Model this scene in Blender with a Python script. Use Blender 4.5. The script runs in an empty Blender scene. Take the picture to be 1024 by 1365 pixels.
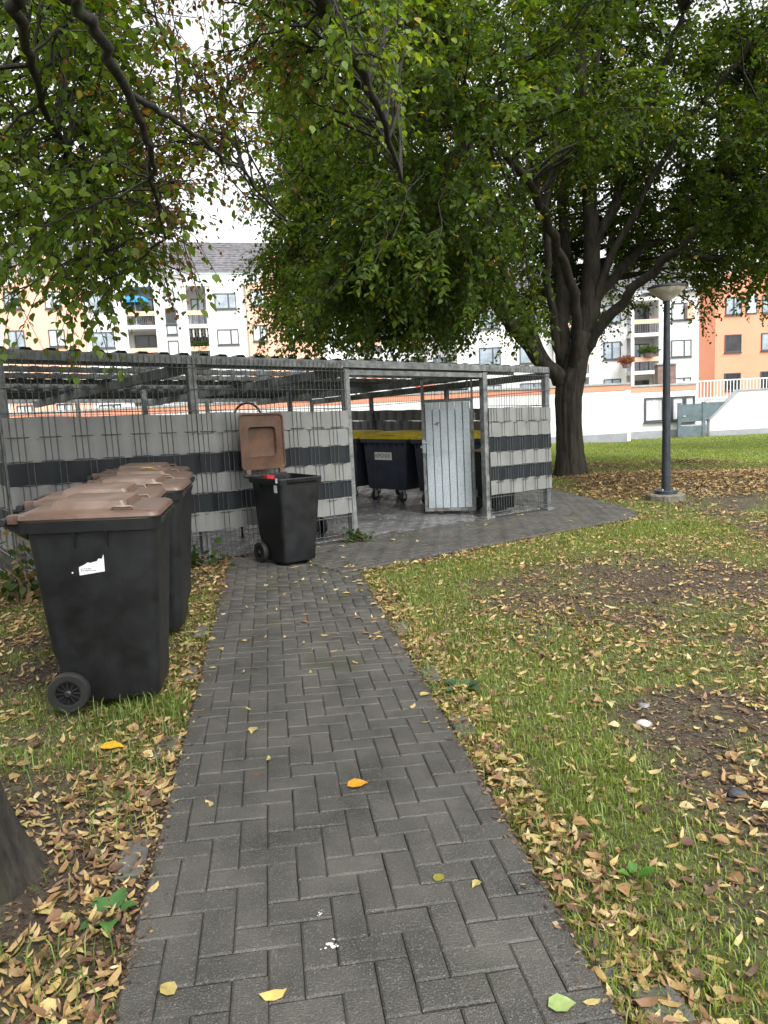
import bpy, math, random
import numpy as np
from mathutils import Vector, Matrix

random.seed(7)
rng = np.random.default_rng(11)
scene = bpy.context.scene
col = scene.collection
PI = math.pi
R = math.radians

# ------------------------------------------------------------------ camera
PITCH = math.atan(135.7 / 960.0)
ROLL = R(2.9)
CAM_H = 1.45
cam_d = bpy.data.cameras.new('camera')
cam = bpy.data.objects.new('camera', cam_d)
col.objects.link(cam)
_f = Vector((0, math.cos(PITCH), -math.sin(PITCH)))
_u0 = Vector((0, math.sin(PITCH), math.cos(PITCH)))
_r0 = Vector((1, 0, 0))
_r = _r0 * math.cos(ROLL) - _u0 * math.sin(ROLL)
_u = _r0 * math.sin(ROLL) + _u0 * math.cos(ROLL)
cm = Matrix((_r, _u, -_f)).transposed().to_4x4()
cm.translation = Vector((0, 0, CAM_H))
cam.matrix_world = cm
cam_d.sensor_width = 36.0
cam_d.lens = 960.0 / 1365.0 * 36.0
cam_d.clip_start = 0.05
cam_d.clip_end = 1500
scene.camera = cam

# ------------------------------------------------------------------ light
SUN_EL, SUN_AZ = R(55), R(148)        # azimuth clockwise from +Y (behind the camera, right)
world = bpy.data.worlds.new('World')
scene.world = world
world.use_nodes = True
wt = world.node_tree
wt.nodes.clear()
wo = wt.nodes.new('ShaderNodeOutputWorld')
wb = wt.nodes.new('ShaderNodeBackground')
sky = wt.nodes.new('ShaderNodeTexSky')
sky.sky_type = 'NISHITA'
sky.sun_disc = False
sky.sun_elevation = SUN_EL
sky.sun_rotation = SUN_AZ
sky.dust_density = 4.0
hs = wt.nodes.new('ShaderNodeHueSaturation')
hs.inputs['Saturation'].default_value = 0.05
wt.links.new(sky.outputs[0], hs.inputs['Color'])
wt.links.new(hs.outputs[0], wb.inputs['Color'])
wb.inputs['Strength'].default_value = 0.15
wt.links.new(wb.outputs[0], wo.inputs['Surface'])
sun_d = bpy.data.lights.new('sun', 'SUN')
sun_d.energy = 1.0
sun_d.angle = R(14)
sun_d.color = (1.0, 0.97, 0.92)
sun = bpy.data.objects.new('sun', sun_d)
col.objects.link(sun)
sd = Vector((math.sin(SUN_AZ) * math.cos(SUN_EL), math.cos(SUN_AZ) * math.cos(SUN_EL), math.sin(SUN_EL)))
sun.rotation_euler = sd.to_track_quat('Z', 'Y').to_euler()
sun.location = (0, 0, 30)
scene.view_settings.view_transform = 'Standard'
scene.view_settings.look = 'None'
scene.view_settings.exposure = 1.5
scene.view_settings.gamma = 1.0

# ------------------------------------------------------------------ materials
MATS = {}


def mat(name, color, rough=0.6, metal=0.0, var=0.15, scale=8.0, bump=0.0, bscale=60.0, spec=0.5,
        color2=None, detail=6.0, attr=None, transl=0.0, stretch=None, r2=None, splat=None, splat2=None, world=False, objrand=0.0):
    """A node material: base colour broken up by two noises, roughness variation, fine bump."""
    m = bpy.data.materials.new(name)
    m.use_nodes = True
    t = m.node_tree
    n = t.nodes
    b = n['Principled BSDF']
    L = t.links.new
    tc = n.new('ShaderNodeTexCoord')
    mp = n.new('ShaderNodeMapping')
    if world:
        gp = n.new('ShaderNodeNewGeometry')
        L(gp.outputs['Position'], mp.inputs['Vector'])
    else:
        L(tc.outputs['Object'], mp.inputs['Vector'])
    if stretch:
        mp.inputs['Scale'].default_value = stretch
    nz = n.new('ShaderNodeTexNoise')
    nz.inputs['Scale'].default_value = scale
    nz.inputs['Detail'].default_value = detail
    nz.inputs['Roughness'].default_value = 0.65
    L(mp.outputs[0], nz.inputs['Vector'])
    rp = n.new('ShaderNodeValToRGB')
    c = color
    c2 = color2 if color2 else tuple(max(0, x * (1 - 2.2 * var)) for x in c)
    c3 = tuple(min(1, x * (1 + 1.2 * var)) for x in c)
    rp.color_ramp.elements[0].position = 0.32
    rp.color_ramp.elements[1].position = 0.68
    rp.color_ramp.elements[0].color = (*c2, 1)
    rp.color_ramp.elements[1].color = (*c3, 1)
    L(nz.outputs['Fac'], rp.inputs['Fac'])
    out = rp.outputs['Color']
    if attr:
        at = n.new('ShaderNodeAttribute')
        at.attribute_name = attr
        mx = n.new('ShaderNodeMix')
        mx.data_type = 'RGBA'
        mx.blend_type = 'MULTIPLY'
        mx.inputs['Factor'].default_value = 1.0
        L(at.outputs['Color'], mx.inputs['A'])
        L(out, mx.inputs['B'])
        out = mx.outputs['Result']
    if objrand:
        oi = n.new('ShaderNodeObjectInfo')
        mo = n.new('ShaderNodeMapRange')
        mo.inputs['To Min'].default_value = 1 - objrand
        mo.inputs['To Max'].default_value = 1 + objrand
        L(oi.outputs['Random'], mo.inputs['Value'])
        mm = n.new('ShaderNodeMix')
        mm.data_type = 'RGBA'
        mm.blend_type = 'MULTIPLY'
        mm.inputs['Factor'].default_value = 1.0
        L(out, mm.inputs['A'])
        L(mo.outputs[0], mm.inputs['B'])
        out = mm.outputs['Result']
    for sp_ in (splat, splat2):
        if not sp_:
            continue
        sc, lo, hi, scol = sp_
        n2 = n.new('ShaderNodeTexNoise')
        n2.inputs['Scale'].default_value = sc
        n2.inputs['Detail'].default_value = 8
        L(mp.outputs[0], n2.inputs['Vector'])
        mr = n.new('ShaderNodeMapRange')
        mr.inputs['From Min'].default_value = lo
        mr.inputs['From Max'].default_value = hi
        L(n2.outputs['Fac'], mr.inputs['Value'])
        mx2 = n.new('ShaderNodeMix')
        mx2.data_type = 'RGBA'
        L(mr.outputs[0], mx2.inputs['Factor'])
        L(out, mx2.inputs['A'])
        mx2.inputs['B'].default_value = (*scol, 1)
        out = mx2.outputs['Result']
    L(out, b.inputs['Base Color'])
    b.inputs['Metallic'].default_value = metal
    b.inputs['Specular IOR Level'].default_value = spec
    if r2 is not None:
        mr = n.new('ShaderNodeMapRange')
        mr.inputs['To Min'].default_value = rough
        mr.inputs['To Max'].default_value = r2
        mr.inputs['From Min'].default_value = 0.3
        mr.inputs['From Max'].default_value = 0.7
        L(nz.outputs['Fac'], mr.inputs['Value'])
        L(mr.outputs[0], b.inputs['Roughness'])
    else:
        b.inputs['Roughness'].default_value = rough
    if bump:
        nb = n.new('ShaderNodeTexNoise')
        nb.inputs['Scale'].default_value = bscale
        nb.inputs['Detail'].default_value = 4
        L(mp.outputs[0], nb.inputs['Vector'])
        bp = n.new('ShaderNodeBump')
        bp.inputs['Strength'].default_value = bump
        bp.inputs['Distance'].default_value = 0.01
        L(nb.outputs['Fac'], bp.inputs['Height'])
        L(bp.outputs[0], b.inputs['Normal'])
    if transl:
        tr = n.new('ShaderNodeBsdfTranslucent')
        g = n.new('ShaderNodeMix')
        g.data_type = 'RGBA'
        g.blend_type = 'MULTIPLY'
        g.inputs['Factor'].default_value = 1.0
        L(out, g.inputs['A'])
        g.inputs['B'].default_value = (1.75, 1.6, 0.5, 1)
        L(g.outputs['Result'], tr.inputs['Color'])
        ms = n.new('ShaderNodeMixShader')
        ms.inputs[0].default_value = transl
        L(b.outputs[0], ms.inputs[1])
        L(tr.outputs[0], ms.inputs[2])
        L(ms.outputs[0], n['Material Output'].inputs['Surface'])
    MATS[name] = m
    return m


mat('galv', (0.17, 0.18, 0.175), rough=0.5, metal=0.25, var=0.28, scale=14, bump=0.1, r2=0.75, splat=(4, .56, .72, (.09, .085, .07)))
mat('galv_light', (0.42, 0.47, 0.50), rough=0.38, metal=0.35, var=0.13, scale=45, bump=0.05, bscale=150, r2=0.55, splat=(3, .55, .75, (.30, .33, .34)))
mat('roof_steel', (0.13, 0.14, 0.145), rough=0.6, metal=0.1, var=0.3, scale=5)
mat('wire', (0.10, 0.11, 0.11), rough=0.5, metal=0.4, var=0.2, scale=20)
mat('strip_grey', (0.168, 0.171, 0.163), rough=0.45, var=0.08, scale=3, r2=0.55, splat=(2.3, .55, .8, (.11, .11, .095)))
mat('strip_dark', (0.008, 0.011, 0.0135), rough=0.5, spec=0.3, var=0.2, scale=6, r2=0.6)
mat('bin_black', (0.0065, 0.0075, 0.009), rough=0.42, var=0.3, scale=7, bump=0.12, bscale=220, r2=0.6, splat=(5, .60, 1.0, (.020, .020, .020)))
mat('tyre', (0.012, 0.012, 0.012), rough=0.7, var=0.2, scale=20, bump=0.1)
mat('bin_trim', (0.02, 0.02, 0.022), rough=0.35, var=0.2, scale=20)
mat('lid_brown', (0.112, 0.069, 0.049), rough=0.3, var=0.2, scale=6, bump=0.05, bscale=120, r2=0.5, splat=(3.5, .56, .8, (.19, .135, .105)))
mat('lid_inside', (0.085, 0.040, 0.019), rough=0.55, var=0.25, scale=5, bump=0.05, splat=(3, .55, .8, (.05, .028, .016)))
mat('container', (0.034, 0.041, 0.062), rough=0.45, var=0.2, scale=5, bump=0.08, r2=0.6, splat=(3, .58, .85, (.08, .085, .09)))
mat('lid_yellow', (0.62, 0.47, 0.035), rough=0.4, var=0.12, scale=5, splat=(4, .58, .85, (.42, .36, .14)))
mat('paper', (0.75, 0.77, 0.78), rough=0.5, var=0.05, scale=20)
mat('ink', (0.02, 0.02, 0.03), rough=0.5, var=0.1)
mat('red_plastic', (0.45, 0.02, 0.03), rough=0.4, var=0.1)
mat('paver', (0.056, 0.053, 0.0455), rough=0.66, var=0.26, scale=3.2, bump=0.6, bscale=210, r2=0.45, world=True, objrand=.13, splat=(190, .54, .66, (.115, .110, .100)), splat2=(1.7, .57, .74, (.036, .040, .022)))
mat('paver_inside', (0.105, 0.105, 0.105), rough=0.42, var=0.25, scale=2.5, bump=0.2, bscale=150, r2=0.2, world=True)
mat('kerb', (0.085, 0.082, 0.072), rough=0.75, var=0.3, scale=6, bump=0.4, bscale=150, splat=(9, .52, .7, (.05, .055, .03)))
mat('joint', (0.034, 0.031, 0.023), world=True, rough=0.9, var=0.4, scale=9, bump=0.5, bscale=200, splat=(3.5, .54, .66, (.03, .042, .010)))
mat('concrete', (0.16, 0.145, 0.115), rough=0.85, var=0.3, scale=9, bump=0.5, bscale=70, splat=(6, .5, .7, (.08, .08, .045)))
mat('lamp_pole', (0.022, 0.030, 0.038), rough=0.45, var=0.25, scale=12, r2=0.6)
mat('lamp_glass', (0.66, 0.62, 0.55), rough=0.5, var=0.22, scale=7, splat=(5, .55, .75, (.3, .26, .2)))
mat('bark', (0.030, 0.024, 0.017), rough=0.9, var=0.42, scale=14, bump=1.0, bscale=26, stretch=(1, 1, 0.22), splat=(5, .54, .75, (.030, .034, .014)))
mat('bark_near', (0.021, 0.0175, 0.012), rough=0.9, var=0.45, scale=26, bump=1.0, bscale=55, stretch=(1, 1, 0.3), splat=(5, .5, .7, (.028, .035, .012)))
mat('leaf_far', (1, 1, 1), rough=0.6, var=0.12, scale=0.9, attr='Col', transl=0.52, spec=0.25)
mat('leaf_near', (1, 1, 1), rough=0.55, var=0.1, scale=20, attr='Col', transl=0.5, spec=0.3)
mat('grass', (1, 1, 1), rough=0.5, var=0.1, scale=3, attr='Col', transl=0.3)
mat('litter', (1, 1, 1), rough=0.6, var=0.14, scale=60, attr='Col', transl=0.12)
mat('stone_grey', (0.16, 0.16, 0.16), rough=0.8, var=0.3, scale=20, bump=0.4)
mat('stone_white', (0.55, 0.52, 0.47), rough=0.8, var=0.2, scale=20, bump=0.4)
mat('stone_dark', (0.035, 0.037, 0.042), rough=0.7, var=0.3, scale=20, bump=0.4)
mat('twig', (0.13, 0.075, 0.045), rough=0.8, var=0.3, scale=30, bump=0.3)
mat('stucco_white', (0.74, 0.73, 0.75), rough=0.9, var=0.03, scale=0.7, bump=0.05)
mat('stucco_grey', (0.60, 0.58, 0.60), rough=0.9, var=0.04, scale=0.7)
mat('stucco_peach', (0.78, 0.44, 0.33), rough=0.9, var=0.04, scale=0.6)
mat('stucco_orange', (0.72, 0.30, 0.195), rough=0.9, var=0.04, scale=0.6)
mat('plinth', (0.30, 0.31, 0.34), rough=0.9, var=0.1, scale=2)
mat('coping', (0.33, 0.36, 0.37), rough=0.6, var=0.1, scale=3)
mat('roof_tile', (0.13, 0.125, 0.135), rough=0.8, var=0.3, scale=3)
mat('win_frame', (0.06, 0.065, 0.075), rough=0.5, var=0.1, scale=4)
mat('win_glass', (0.33, 0.39, 0.46), rough=0.08, var=0.3, scale=0.5, spec=0.8)  # pale blue base stands in for sky reflected in the panes
mat('win_curtain', (0.58, 0.60, 0.63), rough=0.15, var=0.18, scale=1.2, stretch=(6, 6, .5))
mat('win_dark', (0.03, 0.033, 0.04), rough=0.1, var=0.4, scale=0.8)
mat('white_metal', (0.78, 0.78, 0.78), rough=0.5, var=0.05)
mat('dark_bars', (0.10, 0.10, 0.11), rough=0.5, var=0.1)
mat('gate_metal', (0.11, 0.15, 0.17), rough=0.5, var=0.15, scale=3)
mat('umbrella', (0.02, 0.20, 0.42), rough=0.7, var=0.1)
mat('umbrella_dark', (0.008, 0.10, 0.16), rough=0.7, var=0.1)
mat('awning', (0.55, 0.07, 0.03), rough=0.8, var=0.1)
mat('awning_stripe', (0.45, 0.43, 0.40), rough=0.8, var=0.1)
mat('chimney_brick', (0.20, 0.13, 0.12), rough=0.9, var=0.2, scale=4)
mat('flowers', (0.55, 0.10, 0.14), rough=0.7, var=0.4, scale=9)
mat('hose', (0.012, 0.012, 0.013), rough=0.4, var=0.1)

# lawn: soil with a green cover where the 'Col' attribute (grass density) is high
m = bpy.data.materials.new('lawn_ground')
m.use_nodes = True
t = m.node_tree
n = t.nodes
b = n['Principled BSDF']
tc = n.new('ShaderNodeTexCoord')


def _noise(sc, d=8):
    q = n.new('ShaderNodeTexNoise')
    q.inputs['Scale'].default_value = sc
    q.inputs['Detail'].default_value = d
    q.inputs['Roughness'].default_value = 0.7
    t.links.new(tc.outputs['Object'], q.inputs['Vector'])
    return q


def _ramp(src, e):
    q = n.new('ShaderNodeValToRGB')
    q.color_ramp.elements[0].position = e[0][0]
    q.color_ramp.elements[0].color = (*e[0][1], 1)
    q.color_ramp.elements[1].position = e[-1][0]
    q.color_ramp.elements[1].color = (*e[-1][1], 1)
    for p, c in e[1:-1]:
        k = q.color_ramp.elements.new(p)
        k.color = (*c, 1)
    t.links.new(src, q.inputs['Fac'])
    return q


soil = _ramp(_noise(26).outputs['Fac'], [(0.3, (.018, .012, .008)), (0.5, (.045, .030, .020)), (0.7, (.095, .072, .048))])
green = _ramp(_noise(9).outputs['Fac'], [(0.3, (.050, .070, .010)), (0.5, (.105, .140, .022)), (0.7, (.160, .190, .038))])
at = n.new('ShaderNodeAttribute')
at.attribute_name = 'Col'
sep = n.new('ShaderNodeSeparateColor')
t.links.new(at.outputs['Color'], sep.inputs['Color'])
mx = n.new('ShaderNodeMix')
mx.data_type = 'RGBA'
ma = n.new('ShaderNodeMath')
ma.operation = 'MULTIPLY_ADD'
t.links.new(_noise(14, 10).outputs['Fac'], ma.inputs[0])
ma.inputs[1].default_value = 2.2
ma.inputs[2].default_value = -1.1
mb_ = n.new('ShaderNodeMath')
mb_.operation = 'ADD'
mb_.use_clamp = True
t.links.new(sep.outputs[0], mb_.inputs[0])
t.links.new(ma.outputs[0], mb_.inputs[1])
t.links.new(mb_.outputs[0], mx.inputs['Factor'])
t.links.new(soil.outputs[0], mx.inputs['A'])
t.links.new(green.outputs[0], mx.inputs['B'])
t.links.new(mx.outputs['Result'], b.inputs['Base Color'])
b.inputs['Roughness'].default_value = 0.9
bp = n.new('ShaderNodeBump')
bp.inputs['Strength'].default_value = 0.8
bp.inputs['Distance'].default_value = 0.03
t.links.new(_noise(45).outputs['Fac'], bp.inputs['Height'])
t.links.new(bp.outputs[0], b.inputs['Normal'])
MATS['lawn_ground'] = m


# ------------------------------------------------------------------ helpers
def tag(o, label=None, cat=None, group=None, kind=None):
    if label:
        o['label'] = label
    if cat:
        o['category'] = cat
    if group:
        o['group'] = group
    if kind:
        o['kind'] = kind
    return o


def empty(name, loc=(0, 0, 0), rz=0.0):
    o = bpy.data.objects.new(name, None)
    o.empty_display_size = 0.1
    col.objects.link(o)
    o.location = loc
    o.rotation_euler = (0, 0, rz)
    return o


def link(name, me, material=None, parent=None):
    if material is not None and not me.materials:
        me.materials.append(MATS[material])
    o = bpy.data.objects.new(name, me)
    col.objects.link(o)
    if parent is not None:
        o.parent = parent
    return o


class MB:
    def __init__(self):
        self.v, self.f = [], []

    def add(self, vs, fs):
        o = len(self.v)
        self.v += [tuple(p) for p in vs]
        self.f += [tuple(i + o for i in q) for q in fs]
        return self

    def box(self, x0, x1, y0, y1, z0, z1, M=None):
        vs = [Vector((x, y, z)) for z in (z0, z1) for y in (y0, y1) for x in (x0, x1)]
        if M:
            vs = [M @ p for p in vs]
        return self.add(vs, [(0, 2, 3, 1), (4, 5, 7, 6), (0, 1, 5, 4), (2, 6, 7, 3), (0, 4, 6, 2), (1, 3, 7, 5)])

    def hexa(self, vs):
        return self.add(vs, [(0, 2, 3, 1), (4, 5, 7, 6), (0, 1, 5, 4), (2, 6, 7, 3), (0, 4, 6, 2), (1, 3, 7, 5)])

    def tube(self, pts, rad, n=8, cap=True):
        pts = [Vector(p) for p in pts]
        if not isinstance(rad, (list, tuple)):
            rad = [rad] * len(pts)
        rings = []
        prev = None
        for i, p in enumerate(pts):
            d = (pts[min(i + 1, len(pts) - 1)] - pts[max(i - 1, 0)])
            if d.length < 1e-9:
                d = Vector((0, 0, 1))
            d.normalize()
            if prev is None:
                a = d.cross(Vector((0, 0, 1)))
                if a.length < 1e-3:
                    a = d.cross(Vector((1, 0, 0)))
            else:
                a = prev - d * prev.dot(d)
            a.normalize()
            prev = a
            bb = d.cross(a)
            rings.append([p + (a * math.cos(2 * PI * k / n) + bb * math.sin(2 * PI * k / n)) * rad[i] for k in range(n)])
        return self.loft(rings, cap, cap)

    def loft(self, rings, cap0=True, cap1=True):
        n = len(rings[0])
        vs = [p for r in rings for p in r]
        fs = []
        for i in range(len(rings) - 1):
            for k in range(n):
                a, b2 = i * n + k, i * n + (k + 1) % n
                fs.append((a, b2, b2 + n, a + n))
        if cap0:
            fs.append(tuple(range(n - 1, -1, -1)))
        if cap1:
            o = (len(rings) - 1) * n
            fs.append(tuple(range(o, o + n)))
        return self.add(vs, fs)

    def prism(self, poly, z0, z1):
        return self.loft([[Vector((x, y, z0)) for x, y in poly], [Vector((x, y, z1)) for x, y in poly]])

    def prism_y(self, poly, y0, y1):
        """polygon in x,z extruded along y"""
        return self.loft([[Vector((x, y1, z)) for x, z in poly], [Vector((x, y0, z)) for x, z in poly]])

    def lathe(self, prof, n=24, c=(0, 0, 0), cap0=True, cap1=True):
        rings = [[Vector((c[0] + r * math.cos(2 * PI * k / n), c[1] + r * math.sin(2 * PI * k / n), c[2] + z)) for k in range(n)] for r, z in prof]
        return self.loft(rings, cap0, cap1)

    def mesh(self, name, smooth=False, angle=None):
        me = bpy.data.meshes.new(name)
        me.from_pydata([tuple(p) for p in self.v], [], self.f)
        me.update()
        if smooth:
            me.polygons.foreach_set('use_smooth', [True] * len(me.polygons))
            if angle:
                me.set_sharp_from_angle(angle=R(angle))
        return me

    def build(self, name, material, parent=None, smooth=False, angle=None):
        me = self.mesh(name, smooth, angle)
        return link(name, me, material, parent)


def rrect(x0, x1, y0, y1, z, r, m=4):
    pts = []
    for cx, cy, a0 in ((x1 - r, y1 - r, 0), (x0 + r, y1 - r, 90), (x0 + r, y0 + r, 180), (x1 - r, y0 + r, 270)):
        for k in range(m + 1):
            a = R(a0 + 90 * k / m)
            pts.append(Vector((cx + r * math.cos(a), cy + r * math.sin(a), z)))
    return pts


def np_mesh(name, V, F, material, parent=None, C=None, smooth=False):
    """V (n,3) float, F (m,k) int, C (n,3) colours"""
    me = bpy.data.meshes.new(name)
    nv, (nf, k) = len(V), F.shape
    me.vertices.add(nv)
    me.vertices.foreach_set('co', np.ascontiguousarray(V, dtype=np.float32).ravel())
    me.loops.add(nf * k)
    me.loops.foreach_set('vertex_index', np.ascontiguousarray(F, dtype=np.int32).ravel())
    me.polygons.add(nf)
    me.polygons.foreach_set('loop_start', np.arange(0, nf * k, k, dtype=np.int32))
    if smooth:
        me.polygons.foreach_set('use_smooth', np.ones(nf, dtype=bool))
    me.update(calc_edges=True)
    if C is not None:
        a = me.attributes.new('Col', 'FLOAT_COLOR', 'POINT')
        c4 = np.ones((nv, 4), dtype=np.float32)
        c4[:, :3] = C
        a.data.foreach_set('color', c4.ravel())
    me.materials.append(MATS[material])
    o = bpy.data.objects.new(name, me)
    col.objects.link(o)
    if parent is not None:
        o.parent = parent
    return o


_lat = {}


def vnoise(x, y, scale, seed=0):
    """value noise 0..1, numpy"""
    if seed not in _lat:
        _lat[seed] = np.random.default_rng(seed + 100).random((256, 256))
    g = _lat[seed]
    X, Y = np.asarray(x) / scale + 70.3, np.asarray(y) / scale + 70.7
    xi, yi = np.floor(X).astype(int), np.floor(Y).astype(int)
    fx, fy = X - xi, Y - yi
    fx, fy = fx * fx * (3 - 2 * fx), fy * fy * (3 - 2 * fy)
    a, b2 = g[xi % 256, yi % 256], g[(xi + 1) % 256, yi % 256]
    c, d = g[xi % 256, (yi + 1) % 256], g[(xi + 1) % 256, (yi + 1) % 256]
    return (a * (1 - fx) + b2 * fx) * (1 - fy) + (c * (1 - fx) + d * fx) * fy


def fnoise(x, y, scale, seed=0):
    return (vnoise(x, y, scale, seed) + .5 * vnoise(x, y, scale / 2.1, seed + 1) + .25 * vnoise(x, y, scale / 4.3, seed + 2)) / 1.75


def sstep(a, b2, x):
    q = np.clip((np.asarray(x, dtype=float) - a) / (b2 - a), 0, 1)
    return q * q * (3 - 2 * q)


SLOPE = -0.032


def gz(x, y=0):
    """the ground falls gently to the right and levels out further off"""
    return SLOPE * np.clip(x, -9.0, 11.0)


# --- paved regions
G0 = np.array([-0.36, 8.10])                 # left gate post
GD = np.array([0.785, 0.62]); GD /= np.linalg.norm(GD)      # along the front of the enclosure
GN = np.array([-GD[1], GD[0]])               # into the enclosure
GA = math.atan2(GD[1], GD[0])
PC = np.array([-0.105, 1.53])                # path centre line
PD = np.array([-0.152, 0.988]); PD /= np.linalg.norm(PD)
PR = np.array([PD[1], -PD[0]])               # to the right of the path
PW = 0.60


def to_path(x, y):
    dx, dy = np.asarray(x) - PC[0], np.asarray(y) - PC[1]
    return dx * PR[0] + dy * PR[1], dx * PD[0] + dy * PD[1]     # across, along


def to_enc(x, y):
    dx, dy = np.asarray(x) - G0[0], np.asarray(y) - G0[1]
    return dx * GD[0] + dy * GD[1], dx * GN[0] + dy * GN[1]     # t, q


COURT = [(-1.15, -1.36), (3.1, -1.36), (3.7, -1.30), (4.15, -.95), (4.6, -.25), (5.1, .65), (5.6, 1.7), (6.1, 3.2), (6.4, 6.4), (-3.4, 6.4), (-3.4, 0.02), (-1.15, 0.02)]


def poly_sd(px, py, poly):
    """signed distance to polygon (negative inside)"""
    px, py = np.asarray(px, float), np.asarray(py, float)
    d = np.full(px.shape, 1e9)
    ins = np.zeros(px.shape, bool)
    m_ = len(poly)
    for i in range(m_):
        ax, ay = poly[i]
        bx, by = poly[(i + 1) % m_]
        ex, ey = bx - ax, by - ay
        wx, wy = px - ax, py - ay
        h = np.clip((wx * ex + wy * ey) / (ex * ex + ey * ey), 0, 1)
        d = np.minimum(d, np.hypot(wx - ex * h, wy - ey * h))
        c = ((ay <= py) != (by <= py)) & (px < (bx - ax) * (py - ay) / (by - ay + 1e-12) + ax)
        ins ^= c
    return np.where(ins, -d, d)


def paved_sd(x, y):
    a, l = to_path(x, y)
    t_, q_ = to_enc(x, y)
    d1 = np.maximum(np.abs(a) - PW, np.maximum(q_ + .1, -l - 3))
    d2 = poly_sd(t_, q_, COURT)
    return np.minimum(d1, d2)


def lawn_z(x, y):
    x, y = np.asarray(x, float), np.asarray(y, float)
    k = sstep(0.0, 0.9, paved_sd(x, y))
    z = gz(x, y) - 0.012
    z = z + k * (0.05 * (fnoise(x, y, 1.6, 3) - .42) + 0.02 * (fnoise(x, y, .35, 9) - .5))
    # low mounds beside the lamp post
    for cx, cy, rx, ry, h in ((5.0, 13.6, 2.2, 1.3, .16), (8.2, 12.6, 3.0, 1.6, .22), (4.6, 16.5, 1.4, 1.2, .16), (7.3, 17, 1.6, 1.0, .14), (10.5, 16.3, 1.8, 1.0, .12)):
        z = z + k * h * np.exp(-(((x - cx) / rx) ** 2 + ((y - cy) / ry) ** 2) * 1.2)
    # root swell round the near tree
    z = z + k * .07 * np.exp(-((x + 1.5) ** 2 + (y - 1.95) ** 2) / .45)
    return z


def grass_density(x, y):
    x, y = np.asarray(x, float), np.asarray(y, float)
    d = .95 * sstep(.37, .60, fnoise(x, y, .95, 21) * .72 + fnoise(x, y, .28, 25) * .34)
    # greener behind the leaf band on the right hand edge of the path and near the forecourt
    sd_ = paved_sd(x, y)
    a, l = to_path(x, y)
    edge = (a > 0) * np.exp(-((sd_ - .42) / .30) ** 2) * .75
    d = np.clip(d * (.78 - .55 * np.exp(-(((x - 1.9) / 1.0) ** 2 + ((y - 5.9) / 1.1) ** 2))) + edge, 0, 1)
    d = np.clip(d + .5 * np.exp(-((sd_ - .5) / .5) ** 2) * (y > 6) * (x > 0), 0, 1)
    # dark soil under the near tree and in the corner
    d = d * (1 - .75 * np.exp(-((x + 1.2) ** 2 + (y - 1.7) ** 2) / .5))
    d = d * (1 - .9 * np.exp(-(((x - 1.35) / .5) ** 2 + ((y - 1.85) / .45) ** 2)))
    # leaf mounds by the lamp
    lit = litter_zone(x, y)
    d = d * (1 - .93 * lit)
    far = sstep(13.5, 17.0, y) * (1 - lit)
    d = np.maximum(d, far * .95)
    return np.where(sd_ < 0.0, 0, d)


def litter_zone(x, y):
    x, y = np.asarray(x, float), np.asarray(y, float)
    w = .35 * (fnoise(x, y, 1.1, 41) - .5)
    u = (y - 10.9 - .10 * (x - 4)) / 1.0
    z = sstep(-.1, .9, u + w * 3) * (1 - sstep(3.4, 5.0, u + w * 4)) * sstep(3.0, 4.0, x + w * 2)
    z2 = np.exp(-(((x - 4.6) / 1.3) ** 2 + ((y - 16.6) / .9) ** 2) * 1.3) + np.exp(-(((x - 7.3) / 1.5) ** 2 + ((y - 17) / .7) ** 2) * 1.3) \
        + np.exp(-(((x - 10.6) / 1.7) ** 2 + ((y - 16.4) / .7) ** 2) * 1.3)
    return np.clip(np.maximum(z, z2 * .9), 0, 1)


# ------------------------------------------------------------------ ground sheet
def axis(lo, hi, step, far_lo, far_hi):
    a = [lo]
    s = step
    while a[-1] > far_lo:
        s *= 1.28
        a.append(a[-1] - s)
    b2 = [hi]
    s = step
    while b2[-1] < far_hi:
        s *= 1.28
        b2.append(b2[-1] + s)
    return np.array(sorted(a[1:]) + list(np.arange(lo, hi + 1e-6, step)) + b2[1:])


xs = axis(-4.5, 11.0, .10, -400, 400)
ys = axis(0.4, 18.0, .10, -200, 600)
GX, GY = np.meshgrid(xs, ys, indexing='ij')
GZ = lawn_z(GX, GY)
V = np.stack([GX.ravel(), GY.ravel(), GZ.ravel()], 1)
ni, nj = GX.shape
idx = np.arange(ni * nj).reshape(ni, nj)
F = np.stack([idx[:-1, :-1].ravel(), idx[1:, :-1].ravel(), idx[1:, 1:].ravel(), idx[:-1, 1:].ravel()], 1)
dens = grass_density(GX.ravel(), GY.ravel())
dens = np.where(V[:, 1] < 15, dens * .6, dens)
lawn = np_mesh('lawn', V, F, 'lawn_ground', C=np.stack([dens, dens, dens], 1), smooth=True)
tag(lawn, 'patchy lawn with bare soil around the brick path', 'lawn', kind='structure')

# ------------------------------------------------------------------ brick paving
PT = 0.011        # paver top above the joint sheet


def sheet(name, poly, dz, material):
    mb = MB()
    mb.add([(x, y, float(gz(x, y)) + dz) for x, y in poly], [tuple(range(len(poly)))])
    return mb.build(name, material)


def P2W(a, l):
    p = PC + PR * a + PD * l
    return float(p[0]), float(p[1])


def E2W(t_, q_):
    p = G0 + GD * t_ + GN * q_
    return float(p[0]), float(p[1])


# where the path edge meets the forecourt / fence
def along_at(a, qv):
    # find l where q == qv on the line with offset a
    p0 = PC + PR * a
    q0 = (p0 - G0) @ GN
    return (qv - q0) / (PD @ GN)


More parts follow.
